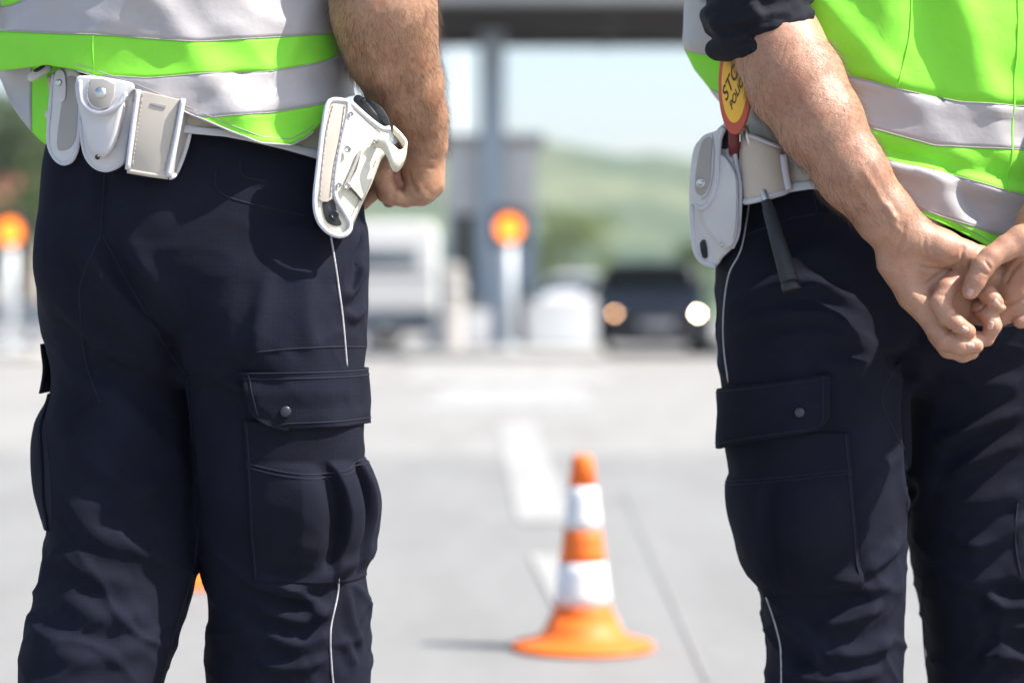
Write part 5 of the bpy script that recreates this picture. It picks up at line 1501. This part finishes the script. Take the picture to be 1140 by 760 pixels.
# trees
def mat_leaf(name, a, b):
    m, nt, bs = new_mat(name)
    oi = nt.nodes.new('ShaderNodeObjectInfo')
    vec = coords(nt)
    nt.links.new(ramp(nt, tex_noise(nt, 1.6, 4, .6, vec), [(.3, a), (.7, b)]), bs.inputs['Base Color'])
    bs.inputs['Roughness'].default_value = .6; bs.inputs['Specular IOR Level'].default_value = .25
    tr_ = nt.nodes.new('ShaderNodeBsdfTranslucent'); mxs = nt.nodes.new('ShaderNodeMixShader'); mxs.inputs[0].default_value = .4
    nt.links.new(bs.inputs['Base Color'].links[0].from_socket, tr_.inputs['Color'])
    nt.links.new(bs.outputs[0], mxs.inputs[1]); nt.links.new(tr_.outputs[0], mxs.inputs[2]); nt.links.new(mxs.outputs[0], nt.nodes['Material Output'].inputs['Surface'])
    return m
M['leaf_a'] = mat_leaf('mid_green_leaves', (.06, .10, .03), (.12, .18, .05))
M['leaf_b'] = mat_leaf('light_green_leaves', (.10, .15, .045), (.20, .26, .08))
M['bark'] = mat_simple('grey_brown_bark', (.10, .08, .06), .9, 0, .3, 6)
def tree_meshes(seed, hgt, wid, leafs):
    rg = np.random.default_rng(seed)
    mb = MB(); V_, F_ = tube_geo([(0, 0, 0), (.05 * hgt * .1, 0, hgt * .3), (-.02 * hgt, .02 * hgt, hgt * .6), (0, 0, hgt * .85)], [.035 * hgt, .027 * hgt, .016 * hgt, .005 * hgt], 8); mb.add(V_, F_)
    cl = []
    for k in range(9):
        a = rg.uniform(0, 6.28); z = hgt * rg.uniform(.36, .86); r_ = wid * rg.uniform(.3, .85) * (1 - .5 * (z / hgt - .35))
        e = (r_ * math.cos(a), r_ * math.sin(a), z + hgt * .06)
        V_, F_ = tube_geo([(0, 0, z - hgt * .14), (e[0] * .5, e[1] * .5, z - .02 * hgt), e], [.012 * hgt, .008 * hgt, .003 * hgt], 6); mb.add(V_, F_)
        cl.append((e, wid * rg.uniform(.26, .46)))
    cl.append(((0, 0, hgt * .88), wid * .36))
    P = []; Fq = []
    for c, r_ in cl:
        n_ = int(leafs * (r_ / wid) ** 2 * 3)
        d = rg.normal(size=(n_, 3)); d /= np.linalg.norm(d, axis=1)[:, None]
        rad = r_ * rg.uniform(.45, 1.12, n_) ** .6
        p = np.array(c) + d * rad[:, None] * np.array([1, 1, .78])
        for q in p:
            s_ = hgt * .012 * rg.uniform(.6, 1.5); t1 = rg.normal(size=3); t1 /= np.linalg.norm(t1); t2 = np.cross(t1, rg.normal(size=3)); t2 /= np.linalg.norm(t2)
            b = len(P); P += [q - t1 * s_ * 1.6, q + t2 * s_ * .8, q + t1 * s_ * 1.6, q - t2 * s_ * .8]; Fq.append((b, b + 1, b + 2, b + 3))
    return mb, np.array(P), np.array(Fq)
def make_tree(seed, hgt, wid, leaf, label):
    t_ = empty('broadleaf_tree', (0, 0, 0), label, 'tree', 'trees beyond the border post')
    mb, P, Fq = tree_meshes(seed, hgt, wid, 900)
    mb.build('trunk', M['bark'], t_, True)
    mesh_np('crown', P, Fq, leaf, t_, False)
    return t_
def dup(t_, loc, rz, sc, label):
    r_ = t_.copy(); COL.objects.link(r_); r_.location = loc; r_.rotation_euler = (0, 0, rz); r_.scale = (sc, sc, sc); r_['label'] = label
    for c in t_.children:
        d_ = c.copy(); COL.objects.link(d_); d_.parent = r_
    return r_
tA = make_tree(3, 9.0, 3.4, M['leaf_a'], 'dark leafy tree above the red roof at the far left')
tA.location = (PXx(28, 95), 95, 0)
tB = make_tree(5, 4.6, 2.6, M['leaf_b'], 'light green tree just right of the toll booth')
tB.location = (PXx(640, 105), 105, 0)
for src, u, y, rz, sc, lab in ((tA, -8, 120, 1.2, .95, 'leafy tree cut by the left edge behind the house'), (tA, 52, 90, 2.2, .6, 'small tree beside the left hip of the left officer'),
        (tB, 700, 112, .7, .5, 'light green tree above the roof of the dark car'), (tB, 742, 98, 2.0, .5, 'low light green tree behind the right side of the dark car'), (tA, 775, 118, 3.0, .42, 'darker tree beside the white pouch of the right officer'),
        (tB, 604, 120, 4.0, .6, 'light green tree half hidden by the toll booth'), (tA, 450, 140, 1.9, .6, 'tree showing behind the fist of the left officer'), (tB, 425, 105, 5.1, .6, 'light green bushy tree over the roof of the white van')):
    dup(src, (PXx(u, y), y, 0), rz, sc, lab)

# hills
def mat_hill(name, a, b, c):
    m, nt, bs = new_mat(name)
    vec = coords(nt)
    c1 = ramp(nt, tex_noise(nt, .012, 6, .65, vec), [(.36, a), (.5, b), (.62, c)])
    nt.links.new(c1, bs.inputs['Base Color']); bs.inputs['Roughness'].default_value = .95; bs.inputs['Specular IOR Level'].default_value = .1
    add_bump(nt, bs, tex_noise(nt, .09, 5, .6, vec), .8, 6.0)
    return m
M['hill'] = mat_hill('wooded_hillside', (.030, .060, .036), (.066, .102, .058), (.145, .172, .098))
def hill(name, prof, y0, y1, mat, seed):
    V_, F_ = [], []; nu = 120; nv_ = 40
    for j in range(nv_ + 1):
        t = j / nv_; y = y0 + (y1 - y0) * t
        for i in range(nu + 1):
            u = -900 + 2900 * i / nu
            x = PXx(u, y1)
            hz = PXm(float(prof(u)), y1)
            k = math.sin(min(1, t * 1.0) * math.pi / 2) ** 1.3
            z = hz * k + (7 * noise.noise(Vector((x * .012, y * .012, seed))) + 3 * noise.noise(Vector((x * .05, y * .05, seed)))) * min(1, t * 3)
            V_.append((x, y, z - (1.0 if j == 0 else 0)))
    for j in range(nv_):
        for i in range(nu): F_.append((j * (nu + 1) + i, j * (nu + 1) + i + 1, (j + 1) * (nu + 1) + i + 1, (j + 1) * (nu + 1) + i))
    o = mesh_py(name, V_, F_, mat, None, True); o['kind'] = 'structure'; return o
hill('hill', lin([-900, -200, 0, 200, 420, 560, 600, 650, 700, 760, 820, 1000, 1400, 2000], [190, 170, 195, 215, 195, 176, 178, 184, 194, 210, 225, 250, 230, 200]), 260, 900, M['hill'], 1.0)

# traffic cone
YCn = EYE * FPX / (722 - HOR)
cx_ = PXx(648.5, YCn)
k_ = YCn / FPX
zf = lambda v: EYE - (v - HOR) * k_
M['cone_orange'] = mat_simple('orange_pvc', (0.84, 0.16, 0.012), 0.58, 0, .16, 9)
M['cone_white'] = mat_simple('white_reflective_sleeve', (0.70, 0.71, 0.74), 0.45, 0, .09, 14)
cone = empty('traffic_cone', (cx_, YCn, 0), 'orange and white striped traffic cone standing on the asphalt between the officers', 'traffic cone', 'traffic cones on the road')
rad = lin([505, 541, 588, 625, 672, 692], [11, 15.5, 21, 25.5, 31.5, 36])
base_z = 0.0
MB().lathe([(79 * k_, .003), (79.5 * k_, .011), (77 * k_, .016), (62 * k_, .022), (49 * k_, .034), (41 * k_, .056), (37.5 * k_, .08), (35.5 * k_, zf(688))], (cx_, YCn, 0), 48).build('base', M['cone_orange'], cone, True)
def ring(name, va_, vb_, mat, grow=0.0):
    pr_ = [((float(rad(v)) + grow) * k_, zf(v)) for v in np.linspace(vb_, va_, 5)]
    MB().lathe(pr_, (cx_, YCn, 0), 48).build(name, mat, cone, True)
ring('lower_shell', 672, 690, M['cone_orange']); ring('white_band', 625, 671.5, M['cone_white'], .5); ring('orange_band', 588.5, 624.5, M['cone_orange'])
ring('white_band', 541, 588, M['cone_white'], .5)
MB().lathe([(float(rad(540.5)) * k_, zf(540.5)), (float(rad(512)) * k_, zf(512)), (10.5 * k_, zf(508)), (8 * k_, zf(506)), (5 * k_, zf(507)), (4.5 * k_, zf(520))], (cx_, YCn, 0), 40).build('tip', M['cone_orange'], cone, True)

c2_ = cone.copy(); COL.objects.link(c2_)
yc2 = EYE * FPX / (650 - HOR); c2_.location = (PXx(221, yc2), yc2, 0)
c2_['label'] = 'traffic cone hidden behind the left officer, a glimpse of orange between the legs'
for ch in list(cone.children):
    d_ = ch.copy(); COL.objects.link(d_); d_.parent = c2_
    d_.matrix_parent_inverse = Matrix.Translation(-Vector((cx_, YCn, 0)))

# air
hz = MB().box(-1400, 1400, -30, 1300, -1.2, 88).build('haze', None)
mh = bpy.data.materials.new('air'); mh.use_nodes = True
nt = mh.node_tree; nt.nodes.remove(nt.nodes['Principled BSDF'])
vp = nt.nodes.new('ShaderNodeVolumePrincipled'); vp.inputs['Color'].default_value = (0.93, 0.95, 0.97, 1); vp.inputs['Density'].default_value = 0.00042
vp.inputs['Anisotropy'].default_value = 0.3
nt.links.new(vp.outputs[0], nt.nodes['Material Output'].inputs['Volume'])
hz.data.materials.append(mh); hz['kind'] = 'stuff'
